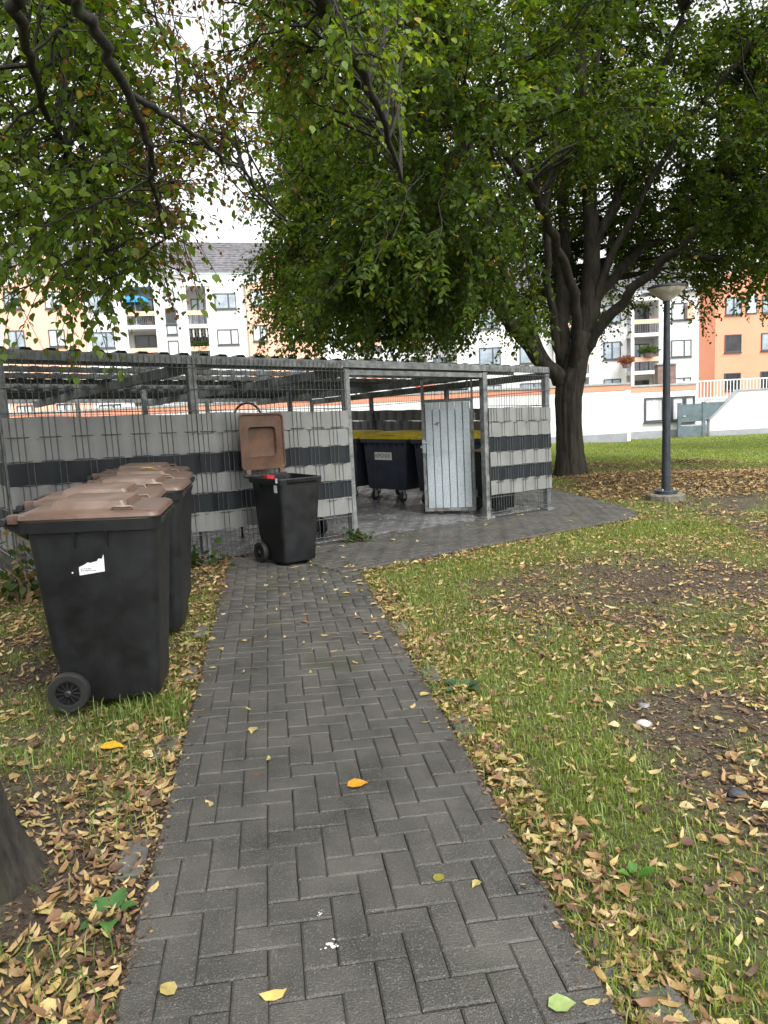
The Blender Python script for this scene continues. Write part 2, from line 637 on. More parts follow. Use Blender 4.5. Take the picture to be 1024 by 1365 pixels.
path_poly = [P2W(-PW, -3), P2W(PW, -3), P2W(PW, along_at(PW, -1.36)), P2W(-PW + .45, along_at(-PW + .45, -0.06)), P2W(-PW, along_at(-PW, -0.06))]
path = sheet('brick_path', path_poly, 0.0, 'joint')
tag(path, 'straight path of dark grey herringbone pavers between two lawns', 'path', kind='structure')
court = sheet('paved_forecourt', [E2W(*p) for p in COURT], -0.002, 'joint')
tag(court, 'paved forecourt running along and inside the bin enclosure', 'pavement', kind='structure')


def paver_mesh(lx, ly, name):
    g, c, h = .0013, .0045, PT
    x, y = lx / 2 - g, ly / 2 - g
    vs = [(-x, -y, -.004), (x, -y, -.004), (x, y, -.004), (-x, y, -.004),
          (-x, -y, h - c), (x, -y, h - c), (x, y, h - c), (-x, y, h - c),
          (-x + c * 1.3, -y + c * 1.3, h), (x - c * 1.3, -y + c * 1.3, h), (x - c * 1.3, y - c * 1.3, h), (-x + c * 1.3, y - c * 1.3, h)]
    fs = []
    for o in (0, 4):
        for k in range(4):
            fs.append((o + k, o + (k + 1) % 4, o + 4 + (k + 1) % 4, o + 4 + k))
    fs.append((8, 9, 10, 11))
    me = bpy.data.meshes.new(name)
    me.from_pydata(vs, [], fs)
    me.update()
    me.materials.append(MATS['paver'])
    return me


CS = 1.2 / 13          # paver module
PAVER_FULL = paver_mesh(2 * CS, CS, 'paver')
PAVER_HALF = paver_mesh(CS, CS, 'half_paver')
tilt = Vector((-SLOPE, 0, 1)).normalized()


def herring(i0, i1, j0, j1, ok):
    """list of (cx, cy, kind) in cells; kind 0 = along x, 1 = along y, 2 = half"""
    out = []
    for i in range(i0, i1):
        for j in range(j0, j1):
            m4 = (i - j) % 4
            if m4 in (0, 3):
                a = (i, j)
                b2 = (i + 1, j) if m4 == 0 else (i, j + 1)
                A, B = ok(*a), ok(*b2)
                if A and B:
                    out.append(((a[0] + b2[0]) / 2 + .5, (a[1] + b2[1]) / 2 + .5, 0 if m4 == 0 else 1))
                elif A:
                    out.append((a[0] + .5, a[1] + .5, 2))
                elif B:
                    out.append((b2[0] + .5, b2[1] + .5, 2))
    return out


TE_ = 3.45


def path_ok(i, j):
    if not (0 <= i < 13):
        return False
    x, y = P2W((i - 6) * CS, (j + .5) * CS)
    t_, q_ = to_enc(x, y)
    return (q_ < -1.40 or t_ < -1.19) and q_ < -.10 and (j + .5) * CS > -1.6


def court_ok(i, j):
    t_, q_ = (i + .5) * CS, (j + .5) * CS - .03
    if q_ > 6.3 or t_ > 6.3:
        return False
    if -.12 < q_ < .06 and not (-.02 < t_ < 2.2) and t_ < 3.5:
        return False
    return poly_sd(np.array([t_]), np.array([q_]), COURT)[0] < -.04


plist = []
for cx, cy, k in herring(-2, 15, -18, 76, path_ok):
    x, y = P2W((cx - 6.5) * CS, cy * CS)
    plist.append((x, y, math.atan2(PR[1], PR[0]) + (PI / 2 if k == 1 else 0), k, 0))
for cx, cy, k in herring(-39, 71, -17, 71, court_ok):
    x, y = E2W(cx * CS, cy * CS - .03)
    plist.append((x, y, GA + (PI / 2 if k == 1 else 0), k, 2 if (cy * CS > .03 and cx * CS < TE_) else 1))


def paver_matrix(x, y, a):
    zax = (tilt + Vector((random.gauss(0, .006), random.gauss(0, .006), 0))).normalized()
    xa = Vector((math.cos(a + random.gauss(0, .006)), math.sin(a + random.gauss(0, .006)), 0))
    xa = (xa - zax * xa.dot(zax)).normalized()
    ya = zax.cross(xa)
    M = Matrix((xa, ya, zax)).transposed().to_4x4()
    M.translation = Vector((x + random.gauss(0, .0008), y + random.gauss(0, .0008), float(gz(x)) + random.gauss(0, .0013)))
    return M


def visible_path(p):
    return p[4] == 0 and p[1] > .95


plist.sort(key=lambda p: (0 if visible_path(p) else 1, p[1]))
kept, rest = plist[:300], plist[300:]
for x, y, a, k, w in kept:
    o = bpy.data.objects.new('paver', PAVER_HALF if k == 2 else PAVER_FULL)
    col.objects.link(o)
    o.parent = path
    o.matrix_world = paver_matrix(x, y, a)


def joined_pavers(lst, name, parent, material='paver'):
    Vs, Fs = [], []
    off = 0
    for x, y, a, k, w in lst:
        me = PAVER_HALF if k == 2 else PAVER_FULL
        M = np.array(paver_matrix(x, y, a))
        c = np.array([v.co[:] for v in me.vertices])
        Vs.append(c @ M[:3, :3].T + M[:3, 3])
        Fs.append(np.array([p.vertices[:] for p in me.polygons]) + off)
        off += len(c)
    o = np_mesh(name, np.concatenate(Vs), np.concatenate(Fs), material, parent)
    o['kind'] = 'stuff'
    return o


joined_pavers([p for p in rest if p[4] == 0], 'paver_field', path)
joined_pavers([p for p in rest if p[4] == 1], 'paver_field', court)
joined_pavers([p for p in rest if p[4] == 2], 'paver_field', court, 'paver_inside')

# edging stones along the path, half sunk in the lawn
ke = MB()
for i, (a, l, ln, ww, rot, dz) in enumerate([(-.665, -.40, .16, .105, .02, .004), (-.665, -.20, .2, .105, -.03, .0), (-.67, .78, .20, .09, .03, -.006), (-.67, 1.6, .20, .09, -.02, -.008),
                                             (.665, .10, .2, .1, .03, -.022), (.72, -.12, .2, .11, .04, -.006), (.66, 1.55, .2, .09, .0, -.006), (.66, 2.2, .2, .09, .02, -.006), (.66, 3.1, .2, .09, -.02, -.006),
                                             (-.67, 3.3, .2, .09, 0, -.006), (-.67, 2.5, .2, .09, .02, -.006)]):
    x, y = P2W(a, l)
    M = Matrix.Translation((x, y, float(gz(x)) + dz)) @ Matrix.Rotation(math.atan2(PD[1], PD[0]) + rot, 4, 'Z')
    k = MB()
    rings = [rrect(-ln / 2, ln / 2, -ww / 2, ww / 2, -.06, .006, 1), rrect(-ln / 2, ln / 2, -ww / 2, ww / 2, .008, .006, 1), rrect(-ln / 2 + .006, ln / 2 - .006, -ww / 2 + .006, ww / 2 - .006, .014, .006, 1)]
    k.loft([[M @ p for p in r] for r in rings])
    k.build('edging_stone', 'kerb', path)


# ------------------------------------------------------------------ bin enclosure
enc = empty('bin_enclosure', (G0[0], G0[1], float(gz(G0[0]))), GA)
tag(enc, 'roofed grey steel mesh bin enclosure with woven grey and black privacy strips', 'enclosure')


def zl(t_, q_=0.0):
    """ground height at t,q relative to the enclosure origin"""
    return SLOPE * (GD[0] * t_ + GN[0] * q_)


T0, T1, TG, TE, QB = -3.45, -1.8, 2.2, 3.45, 6.0
HF = 2.0


def roof_h(q_):
    return HF - .042 * q_


def post(t_, q_, w=.06, h=None, name='post', base=True):
    h = h if h else roof_h(q_) - .09
    z = zl(t_, q_)
    mb = MB()
    mb.box(t_ - w / 2, t_ + w / 2, q_ - w / 2, q_ + w / 2, z - .02, z + h)
    if base:
        mb.box(t_ - w, t_ + w, q_ - w, q_ + w, z - .01, z + PT + .012)
    return mb.build(name, 'galv', enc)


for t_ in (T0, T1, 0.0, TG, TE):
    post(t_, 0.0, .075)
for t_ in (T0, -1.15, 1.15, TE):
    post(t_, QB)
for q_ in (2.0, 4.0):
    post(T0, q_)
    post(TE, q_)
post(-1.15, 3.0)
post(1.35, 3.4)


def sheared_box(mb, t0, t1, q0, q1, z0, z1, roof=False):
    """box whose z follows the sloping ground (and the falling roof)"""
    vs = []
    for z in (z0, z1):
        for q_ in (q0, q1):
            for t_ in (t0, t1):
                vs.append((t_, q_, zl(t_, q_) + z + (-.042 * q_ if roof else 0)))
    mb.hexa(vs)
    return mb


# beams
def beam(name, t0, t1, q0, q1, z0, z1, material='galv'):
    return sheared_box(MB(), t0, t1, q0, q1, z0, z1, True).build(name, material, enc)


beam('top_rail', T0 - .04, -.042, -.04, .035, HF - .085, HF - .005)
beam('top_rail', -.042, TE + .04, -.04, .035, HF - .075, HF + .005)
beam('gate_lintel', .04, TG - .04, -.03, .03, HF - .155, HF - .10)
beam('top_rail', T0, TE, QB - .03, QB + .03, HF - .09, HF - .01)
for t_ in (T0 + .002, T1, 0.0, TG, TE - .002):
    beam('rafter', t_ - .03, t_ + .03, .04, QB - .035, HF - .16, HF - .062)
for k, q_ in enumerate((.55, 1.25, 1.95, 2.65, 3.35, 4.05, 4.75, 5.45)):
    beam('purlin', T0 + .05, TE - .05, q_ - .03, q_ + .03, HF - .058, HF - .005)
# trapezoidal roof sheets, laid in rows with wide gaps shaped to let daylight inside
for row in range(8):
    q0 = .10 + row * .72
    q1 = q0 + (.30 if row % 3 else .50)
    prof = []
    tt = T0
    k = 0
    while tt < TE:
        hi_ = (k % 2 == 0)
        zz = .035 if hi_ else .002
        prof += [(tt + .015, zz), (min(tt + .085, TE), zz)]
        tt += .10
        k += 1
    mb = MB()
    n_ = len(prof)
    vs = [(p[0], q0, zl(p[0], q0) + roof_h(q0) + p[1]) for p in prof] + [(p[0], q1, zl(p[0], q1) + roof_h(q1) + p[1]) for p in prof]
    mb.add(vs, [(i, i + 1, n_ + i + 1, n_ + i) for i in range(n_ - 1)])
    mb.build('roof_sheet', 'roof_steel', enc)


def wire_panel(p0, p1, face, z0=.03, z1=1.98, name='wire_mesh', roofed=False):
    """p0,p1 = (t,q) ends; face = outward unit (t,q); vertical rods every 50 mm, double cross rods every 200 mm"""
    p0, p1, fa = np.array(p0, float), np.array(p1, float), np.array(face, float)
    L_ = np.linalg.norm(p1 - p0)
    d_ = (p1 - p0) / L_
    mb = MB()
    r = .0037

    def bar(a, b2, w):
        # square bar between 3d points
        a, b2 = Vector(a), Vector(b2)
        mb.tube([a, b2], w, 4, False)
    kk = int(L_ / .05)
    for i in range(kk + 1):
        p = p0 + d_ * (i * L_ / kk)
        top = z1 - (.042 * p[1] if roofed else 0)
        bar((p[0], p[1], zl(*p) + z0), (p[0], p[1], zl(*p) + top), r)
    z = z0 + .05
    while z < z1 + .01:
        a, b2 = p0 + fa * .006, p1 + fa * .006
        dr0, dr1 = (.042 * p0[1] * (z / z1), .042 * p1[1] * (z / z1)) if roofed else (0, 0)
        bar((a[0], a[1], zl(*a) + z - dr0), (b2[0], b2[1], zl(*b2) + z - dr1), r * 1.15)
        z += .2
    return mb.build(name, 'wire', enc)


def strips(p0, p1, face, z_top=1.45, rows='GGDGDG', seed=0, stub=False):
    """woven PVC strips: over two rods, behind three"""
    rs = random.Random(seed)
    p0, p1, fa = np.array(p0, float), np.array(p1, float), np.array(face, float)
    L_ = np.linalg.norm(p1 - p0)
    d_ = (p1 - p0) / L_
    kk = int(L_ / .05)
    stepw = L_ / kk
    for r_, ch in enumerate(rows):
        ph = rs.randrange(5)
        over = rs.choice([2, 2, 3])
        sub = 4
        N = kk * sub
        pts = []
        jit = {}
        for i in range(N + 1):
            s = i / sub
            c = int(math.floor(s + .5))

            def side(c_):
                return 1.0 if ((c_ + ph) % 5) < over else -1.0
            c0 = int(math.floor(s))
            f_ = s - c0
            f_ = f_ * f_ * (3 - 2 * f_)
            amp0 = jit.setdefault(c0, rs.uniform(.7, 1.25))
            amp1 = jit.setdefault(c0 + 1, rs.uniform(.7, 1.25))
            a = side(c0) * amp0 * (1 - f_) + side(c0 + 1) * amp1 * f_
            # bulge between rods when the strip stays in front
            if side(c0) > 0 and side(c0 + 1) > 0:
                a += .5 * math.sin(PI * (s - c0))
            pts.append(p0 + d_ * (s * stepw) + fa * (.0068 * a))
        zt = z_top - r_ * .19 + rs.uniform(-.003, .003)
        zb = zt - .187
        if ch == 'D':
            mname, nm = 'strip_dark', 'privacy_strip'
        else:
            mname, nm = 'strip_grey', 'privacy_strip'
        vs = []
        sagp = rs.uniform(0, 6)
        for i, p in enumerate(pts):
            sg = .004 * math.sin(i * .11 + sagp)
            vs.append((p[0] + fa[0] * .001, p[1] + fa[1] * .001, zl(*p) + zt + sg))
            vs.append((p[0] + fa[0] * .004, p[1] + fa[1] * .004, zl(*p) + zb + sg * .5))
        mb = MB()
        mb.add(vs, [(2 * i, 2 * i + 1, 2 * i + 3, 2 * i + 2) for i in range(len(pts) - 1)])
        o = mb.build(nm, mname, enc, smooth=True)


FQ = -.055
panels = [((T0 - .03, FQ), (T1, FQ), (0, -1)), ((T1, FQ), (-.03, FQ), (0, -1)), ((TG + .03, FQ), (TE + .03, FQ), (0, -1))]
for i, (a, b2, fc) in enumerate(panels):
    wire_panel(a, b2, fc)
    strips(a, b2, fc, seed=20 + i)
sidep = [((T0 - .045, q_), (T0 - .045, q_ + 2), (-1, 0)) for q_ in (0.0, 2.0, 4.0)]
for i, (a, b2, fc) in enumerate(sidep):
    wire_panel(a, b2, fc, roofed=True)
    strips(a, b2, fc, seed=30 + i)
sidep = [((TE + .045, q_), (TE + .045, q_ + 2), (1, 0)) for q_ in (0.0, 2.0, 4.0)]
for i, (a, b2, fc) in enumerate(sidep):
    wire_panel(a, b2, fc, roofed=True, z1=1.95)
    if i == 0:
        pass
    strips(a, b2, fc, seed=40 + i, rows='GGDGDG' if i else 'GGDGD')
for i, (t0, t1) in enumerate(((T0, -1.15), (-1.15, 1.15), (1.15, TE))):
    wire_panel((t0, QB + .045), (t1, QB + .045), (0, -1), roofed=True)
    strips((t0, QB + .045), (t1, QB + .045), (0, -1), seed=50 + i, z_top=1.16, rows='GGGGG')

# gate leaf standing open: steel frame, seven folded sheet panels, wire light above
GLX, GLY = 1.27, 9.80
gl = empty('gate_leaf', (0, 0, 0), 0)
gl.parent = enc
tl, ql = to_enc(GLX, GLY)
ga_w = math.atan2(9.90 - GLY, .56 - GLX)
gl.location = (float(tl), float(ql), zl(float(tl), float(ql)))
gl.rotation_euler = (0, 0, ga_w - GA)
W_ = .70
fr = MB()
fr.box(0, .04, -.02, .02, .07, 1.60)
fr.box(W_ - .04, W_, -.02, .02, .07, 1.86)
fr.box(.041, W_ - .041, -.02, .02, .07, .115)
fr.box(.041, W_ - .041, -.02, .02, 1.555, 1.60)
fr.build('gate_frame', 'galv', gl)
up = MB()
up.box(.0, .03, -.018, .018, 1.601, 1.88)
up.box(.031, W_ - .041, -.018, .018, 1.835, 1.88)
up.box(.06, .085, -.015, .015, 1.70, 1.834)
up.box(.086, .28, -.015, .015, 1.70, 1.725)
up.build('transom_frame', 'galv', gl)
np_ = 6
pw = (W_ - .088) / np_
for k in range(np_):
    x0 = .044 + k * pw
    mb = MB()
    ring = [(x0 + .002, 0.004), (x0 + .010, .019), (x0 + pw - .010, .019), (x0 + pw - .002, .004), (x0 + pw - .002, -.004), (x0 + .002, -.004)]
    mb.prism(ring, .117, 1.553)
    mb.build('sheet_panel', 'galv_light', gl)
mb = MB()
for k in range(14):
    xx = .05 + k * .046
    mb.tube([(xx, 0, 1.60), (xx, 0, 1.84)], .0025, 4, False)
mb.build('wire_mesh', 'wire', gl)
mb = MB()
mb.box(W_ - .043, W_ + .003, .0205, .034, .88, 1.06)
mb.box(W_ - .005, W_ + .03, -.01, .010, .95, .98)
mb.tube([(W_ - .02, .034, 1.02), (W_ - .02, .075, 1.02), (W_ - .11, .080, 1.02)], .009, 8)
mb.tube([(W_ - .02, .034, .92), (W_ - .02, .05, .92)], .014, 10)
mb.build('lock', 'galv_light', gl)
for z in (.25, 1.3):
    mb = MB()
    mb.tube([(-.012, .0, z), (-.012, 0, z + .1)], .012, 8)
    mb.box(-.012, .02, -.004, .004, z + .03, z + .07)
    mb.build('hinge', 'galv', gl)
mb = MB()
mb.box(.50, .53, .0195, .0205, 1.26, 1.275)
mb.box(.46, .50, .0195, .0205, 1.275, 1.29)
mb.box(.485, .497, .0195, .0205, 1.235, 1.275)
mb.build('ink_scrawl', 'ink', gl)


# ------------------------------------------------------------------ wheeled bins
def copy_tree(o, parent=None):
    c = o.copy()
    col.objects.link(c)
    c.parent = parent
    for ch in o.children:
        copy_tree(ch, c)
    return c


def stand(o, x, y, rz, dz=0.0):
    """stand a thing on the sloping ground"""
    zax = tilt
    xa = Vector((math.cos(rz), math.sin(rz), 0))
    xa = (xa - zax * xa.dot(zax)).normalized()
    ya = zax.cross(xa)
    M = Matrix((xa, ya, zax)).transposed().to_4x4()
    M.translation = Vector((x, y, float(gz(x)) + dz))
    o.matrix_world = M


def wheel(parent, x, y, z, r, w, s):
    """s = side (+1/-1 outward y)"""
    e = empty('wheel', (x, y, z))
    e.parent = parent
    prof = [(r * .66, -w / 2), (r * .93, -w / 2), (r, -w / 2 + .012), (r, w / 2 - .012), (r * .93, w / 2), (r * .66, w / 2), (r * .66, -w / 2)]
    mb = MB()
    n_ = 32
    rings = [[Vector((p[0] * math.cos(2 * PI * k / n_), p[1], p[0] * math.sin(2 * PI * k / n_))) for k in range(n_)] for p in prof]
    mb.loft(rings, False, False)
    mb.build('tyre', 'tyre', e, smooth=True, angle=35)
    mb = MB()
    oy = s * w * .30
    rings = [[Vector((q * math.cos(2 * PI * k / n_), yy, q * math.sin(2 * PI * k / n_))) for k in range(n_)] for q, yy in
             ((r * .67, oy - s * .01), (r * .67, oy + s * .01), (r * .58, oy + s * .008), (r * .58, oy - s * .01))]
    mb.loft(rings, False, False)
    for k in range(12):
        a = 2 * PI * k / 12
        M = Matrix.Rotation(a, 4, 'Y')
        mb.box(r * .12, r * .60, oy - .004, oy + .004, -.0032, .0032, M)
    rings = [[Vector((q * math.cos(2 * PI * k / 16), yy, q * math.sin(2 * PI * k / 16))) for k in range(16)] for q, yy in
             ((r * .17, oy - s * .012), (r * .17, oy + s * .012), (r * .12, oy + s * .018))]
    mb.loft(rings)
    rings = [[Vector((q * math.cos(2 * PI * k / n_), yy, q * math.sin(2 * PI * k / n_))) for k in range(n_)] for q, yy in
             ((r * .665, oy - s * .016), (r * .665, oy - s * .013))]
    mb.loft(rings)
    mb.build('rim', 'bin_trim', e, smooth=True, angle=35)
    return e


def make_bin(sx=1.0, sy=1.0, sz=1.0, lid_angle=0.0, inside=False):
    root = empty('wheeled_bin')
    S = lambda pts: [Vector((p.x * sx, p.y * sy, p.z * sz)) for p in pts]
    # body: tapered tub, rounded corners, slightly waisted near the wheels
    rings = [rrect(-.215, .265, -.212, .212, .035, .05, 5), rrect(-.228, .275, -.218, .218, .05, .055, 5), rrect(-.24, .281, -.223, .223, .22, .06, 5),
             rrect(-.262, .287, -.238, .238, .30, .06, 5), rrect(-.325, .325, -.272, .272, .905, .065, 5)]
    mb = MB()
    mb.loft([S(r) for r in rings], True, False)
    # inner wall so that an open bin is hollow
    inn = [rrect(-.315, .315, -.262, .262, .905, .06, 5), rrect(-.20, .24, -.205, .205, .10, .05, 5)]
    mb.loft([S(r) for r in inn], False, True)
    mb.build('body', 'bin_black', root, smooth=True, angle=40)
    # rim collar
    mb = MB()
    prof = [(.322, .269, .895), (.352, .292, .90), (.358, .297, .955), (.350, .290, .965), (.318, .264, .963), (.316, .262, .90)]
    rings = []
    for a, bb, z in prof:
        rings.append(S(rrect(-a, a - .022, -bb, bb, z, .06, 5)))
    mb.loft(rings, False, False)
    mb.build('rim_collar', 'bin_black', root, smooth=True, angle=35)
    # gussets under the rim, both sides, and a front lifting comb
    for s in (-1, 1):
        for x in (-.085, .075):
            g = MB()
            y0 = s * .262
            pts = [(y0, .80), (y0 + s * .002, .90), (s * .292, .90)]
            vs = [Vector(((x + dx) * sx, p[0] * sy, p[1] * sz)) for dx in (-.004, .004) for p in pts]
            g.add(vs, [(0, 1, 2), (5, 4, 3), (0, 3, 4, 1), (1, 4, 5, 2), (2, 5, 3, 0)])
            g.build('gusset', 'bin_black', root)
    g = MB()
    vs = [(.328, -.20, .905), (.352, -.19, .925), (.352, .19, .925), (.328, .20, .905), (.328, -.20, .952), (.358, -.19, .958), (.358, .19, .958), (.328, .20, .952)]
    g.add([(a * sx, b_ * sy, c * sz) for a, b_, c in vs], [(3, 2, 1, 0), (4, 5, 6, 7), (0, 1, 5, 4), (1, 2, 6, 5), (2, 3, 7, 6), (3, 0, 4, 7)])
    g.build('lifting_lip', 'bin_black', root)
    # rear handle bar on two brackets
    hx, hz = -.425 * sx, .955 * sz
    for s in (-1, 1):
        g = MB()
        vs = [Vector((-.33 * sx, s * sy * (.19 + dy), z * sz)) for dy in (0, .022) for z in (.86, .955)] + [Vector((-.435 * sx, s * sy * (.19 + dy), z * sz)) for dy in (0, .022) for z in (.93, .965)]
        g.add(vs, [(0, 1, 3, 2), (4, 6, 7, 5), (0, 4, 5, 1), (2, 3, 7, 6), (0, 2, 6, 4), (1, 5, 7, 3)])
        g.build('handle_bracket', 'bin_black', root)
    g = MB()
    g.tube([(hx, -.285 * sy, hz), (hx, -.06 * sy, hz)], .017, 12)
    g.tube([(hx, .06 * sy, hz), (hx, .285 * sy, hz)], .017, 12)
    g.tube([(hx, -.10 * sy, hz), (hx, .10 * sy, hz)], .011, 10)
    g.build('handle_bar', 'bin_trim', root, smooth=True, angle=40)
    # axle and wheels
    g = MB()
    g.tube([(-.178 * sx, -.245 * sy, .10), (-.178 * sx, .245 * sy, .10)], .011, 10)
    for s in (-1, 1):
        g.box(-.235 * sx, -.19 * sx, s * .13 * sy - .012, s * .13 * sy + .012, .07, .24 * sz)
    g.build('axle', 'bin_trim', root)
    for s in (-1, 1):
        wheel(root, -.178 * sx, s * .250 * sy, .10, .10, .05, s)
    # lid: pivots on the handle bar; modelled relative to the pivot
    lid = empty('lid', (hx, 0, hz))
    lid.parent = root
    lid.rotation_euler = (0, -lid_angle, 0)
    px, pz = .425, .955

    def Lr(x0, x1, y, z, r):
        return [Vector(((p.x + px) * sx, p.y * sy, (p.z - pz) * sz)) for p in rrect(x0, x1, -y, y, z, r, 5)]
    mb = MB()
    outer = [Lr(-.355, .338, .296, .958, .05), Lr(-.358, .344, .300, .966, .05), Lr(-.352, .336, .294, .984, .055), Lr(-.335, .318, .277, .993, .06), Lr(-.215, .178, .205, .999, .03),
             Lr(-.200, .160, .190, 1.034, .035), Lr(-.182, .142, .172, 1.039, .035)]
    mb.loft(outer, False, True)
    mb.build('lid_shell', 'lid_brown', lid, smooth=True, angle=28)
    mb = MB()
    under = [Lr(-.355, .338, .296, .958, .05), Lr(-.340, .322, .282, .957, .05), Lr(-.330, .312, .272, .972, .05), Lr(-.215, .19, .205, .976, .05), Lr(-.200, .175, .190, .972, .05), Lr(-.190, .152, .178, 1.008, .05), Lr(-.17, .13, .16, 1.012, .05)]
    mb.loft(under, False, True)
    mb.build('lid_underside', 'lid_inside', lid, smooth=True, angle=28)
    for s in (-1, 1):
        g = MB()
        # grip loop on the lid's front half
        def q(x, y, z):
            return Vector(((x + px) * sx, y * sy, (z - pz) * sz))
        g.tube([q(.10, s * .255, .990), q(.11, s * .262, 1.010), q(.20, s * .262, 1.010), q(.215, s * .255, .990)], .008, 6)
        g.build('grip', 'lid_brown', lid, smooth=True, angle=50)
        g = MB()
        g.hexa([q(x, s * y, z) for z in (.945, .985) for y in (.20, .255) for x in (-.405, -.345)])
        g.build('hinge_arm', 'lid_brown', lid)
    return root


FW = math.atan2(.152, .988)
binA = make_bin(.935, .94, 1.0)
BINS = [(-1.465, 3.65, 0.0, 'black wheeled bin with brown lid and torn white sticker, end of the row'),
        (-1.66, 4.21, .03, 'brown-lidded bin standing set back between the stickered bin and its neighbour'),
        (-1.66, 4.79, -.02, 'brown-lidded black bin in the row, its front pushed forward towards the path'),
        (-1.80, 5.43, .02, 'brown-lidded black bin with a yellow leaf lying on its lid'),
        (-1.99, 6.02, -.03, 'brown-lidded black bin at the fence end of the row')]
for i, (x, y, dr, lab) in enumerate(BINS):
    o = binA if i == 0 else copy_tree(binA)
    stand(o, x, y, FW + dr, 0.004)
    tag(o, lab, 'bin', 'brown-lidded bins in a row on the grass')
    if i == 0:
        firstbin = o

# torn sticker on the first bin's side (local -y face)
def side_y(x, z):
    k = (z - .30) / (.905 - .30)
    return -(.238 + (.272 - .238) * k) * .94 - .0015


mb = MB()
prof = [(-.072, .685), (.045, .700), (.045, .785), (.036, .762), (.020, .764), (.012, .752), (-.008, .748), (-.018, .744), (-.030, .748), (-.045, .738), (-.072, .726)]
mb.add([(x, side_y(x, z), z) for x, z in prof], [tuple(range(len(prof)))])
st = mb.build('sticker', 'paper', firstbin)
mb = MB()
for (x0, x1, z) in ((-.065, -.015, .714), (-.065, .005, .705)):
    k = x0
    while k < x1:
        w = random.uniform(.004, .009)
        mb.add([(k, side_y(k, z) - .001, z), (k + w, side_y(k, z) - .001, z + .0012), (k + w, side_y(k, z + .004) - .001, z + .0048), (k, side_y(k, z + .004) - .001, z + .0036)], [(0, 1, 2, 3)])
        k += w + .003
mb.build('small_print', 'ink', st)
mb = MB()
mb.add([(-.103 + .004 * math.cos(a), side_y(-.1, .70), .70 + .004 * math.sin(a)) for a in [2 * PI * k / 8 for k in range(8)]], [tuple(range(8))])
mb.build('price_dot', 'paper', firstbin)

# the open bin on the path in front of the fence
openb = make_bin(.80, .86, .86, R(93))
stand(openb, -.955, 6.90, math.atan2(-.74, .67), PT)
tag(openb, 'small black wheeled bin with its brown lid thrown open by the fence', 'bin')
mb = MB()
mb.add([(.145, -.2315, .70), (.198, -.2315, .70), (.198, -.2358, .775), (.145, -.2358, .775)], [(0, 1, 2, 3)])
o = mb.build('sticker', 'paper', openb)
mb = MB()
mb.add([(.215, -.262, .795), (.25, -.262, .795), (.25, -.262, .84), (.215, -.262, .84)], [(0, 1, 2, 3)])
mb.build('sticker', 'paper', openb)
mb = MB()
mb.box(-.24, -.16, -.10, -.02, .76, .832)
mb.build('rubbish_bag', 'red_plastic', openb)


# black bins parked inside, seen through the wires
binC = copy_tree(openb)
for ch in list(binC.children):
    if ch.name.split('.')[0] in ('sticker', 'rubbish_bag'):
        bpy.data.objects.remove(ch)
    elif ch.name.split('.')[0] == 'lid':
        ch.rotation_euler = (0, 0, 0)
x, y = E2W(-.33, .62)
stand(binC, x, y, GA + PI / 2 + .1, PT)
tag(binC, 'black bin inside the enclosure behind the strips beside the gate opening', 'bin')
binD = copy_tree(binC)
x, y = E2W(2.9, .50)
stand(binD, x, y, GA - PI / 2, PT)
tag(binD, 'black bin inside the enclosure behind the fence panel nearest the big tree', 'bin')


# ------------------------------------------------------------------ four-wheeled containers
def text_mesh(s, size):
    cu = bpy.data.curves.new('lettering', 'FONT')
    cu.body = s
    cu.size = size
    cu.align_x = 'CENTER'
    cu.align_y = 'CENTER'
    o = bpy.data.objects.new('lettering', cu)
    col.objects.link(o)
    dg = bpy.context.evaluated_depsgraph_get()
    me = bpy.data.meshes.new_from_object(o.evaluated_get(dg))
    bpy.data.objects.remove(o)
    return me


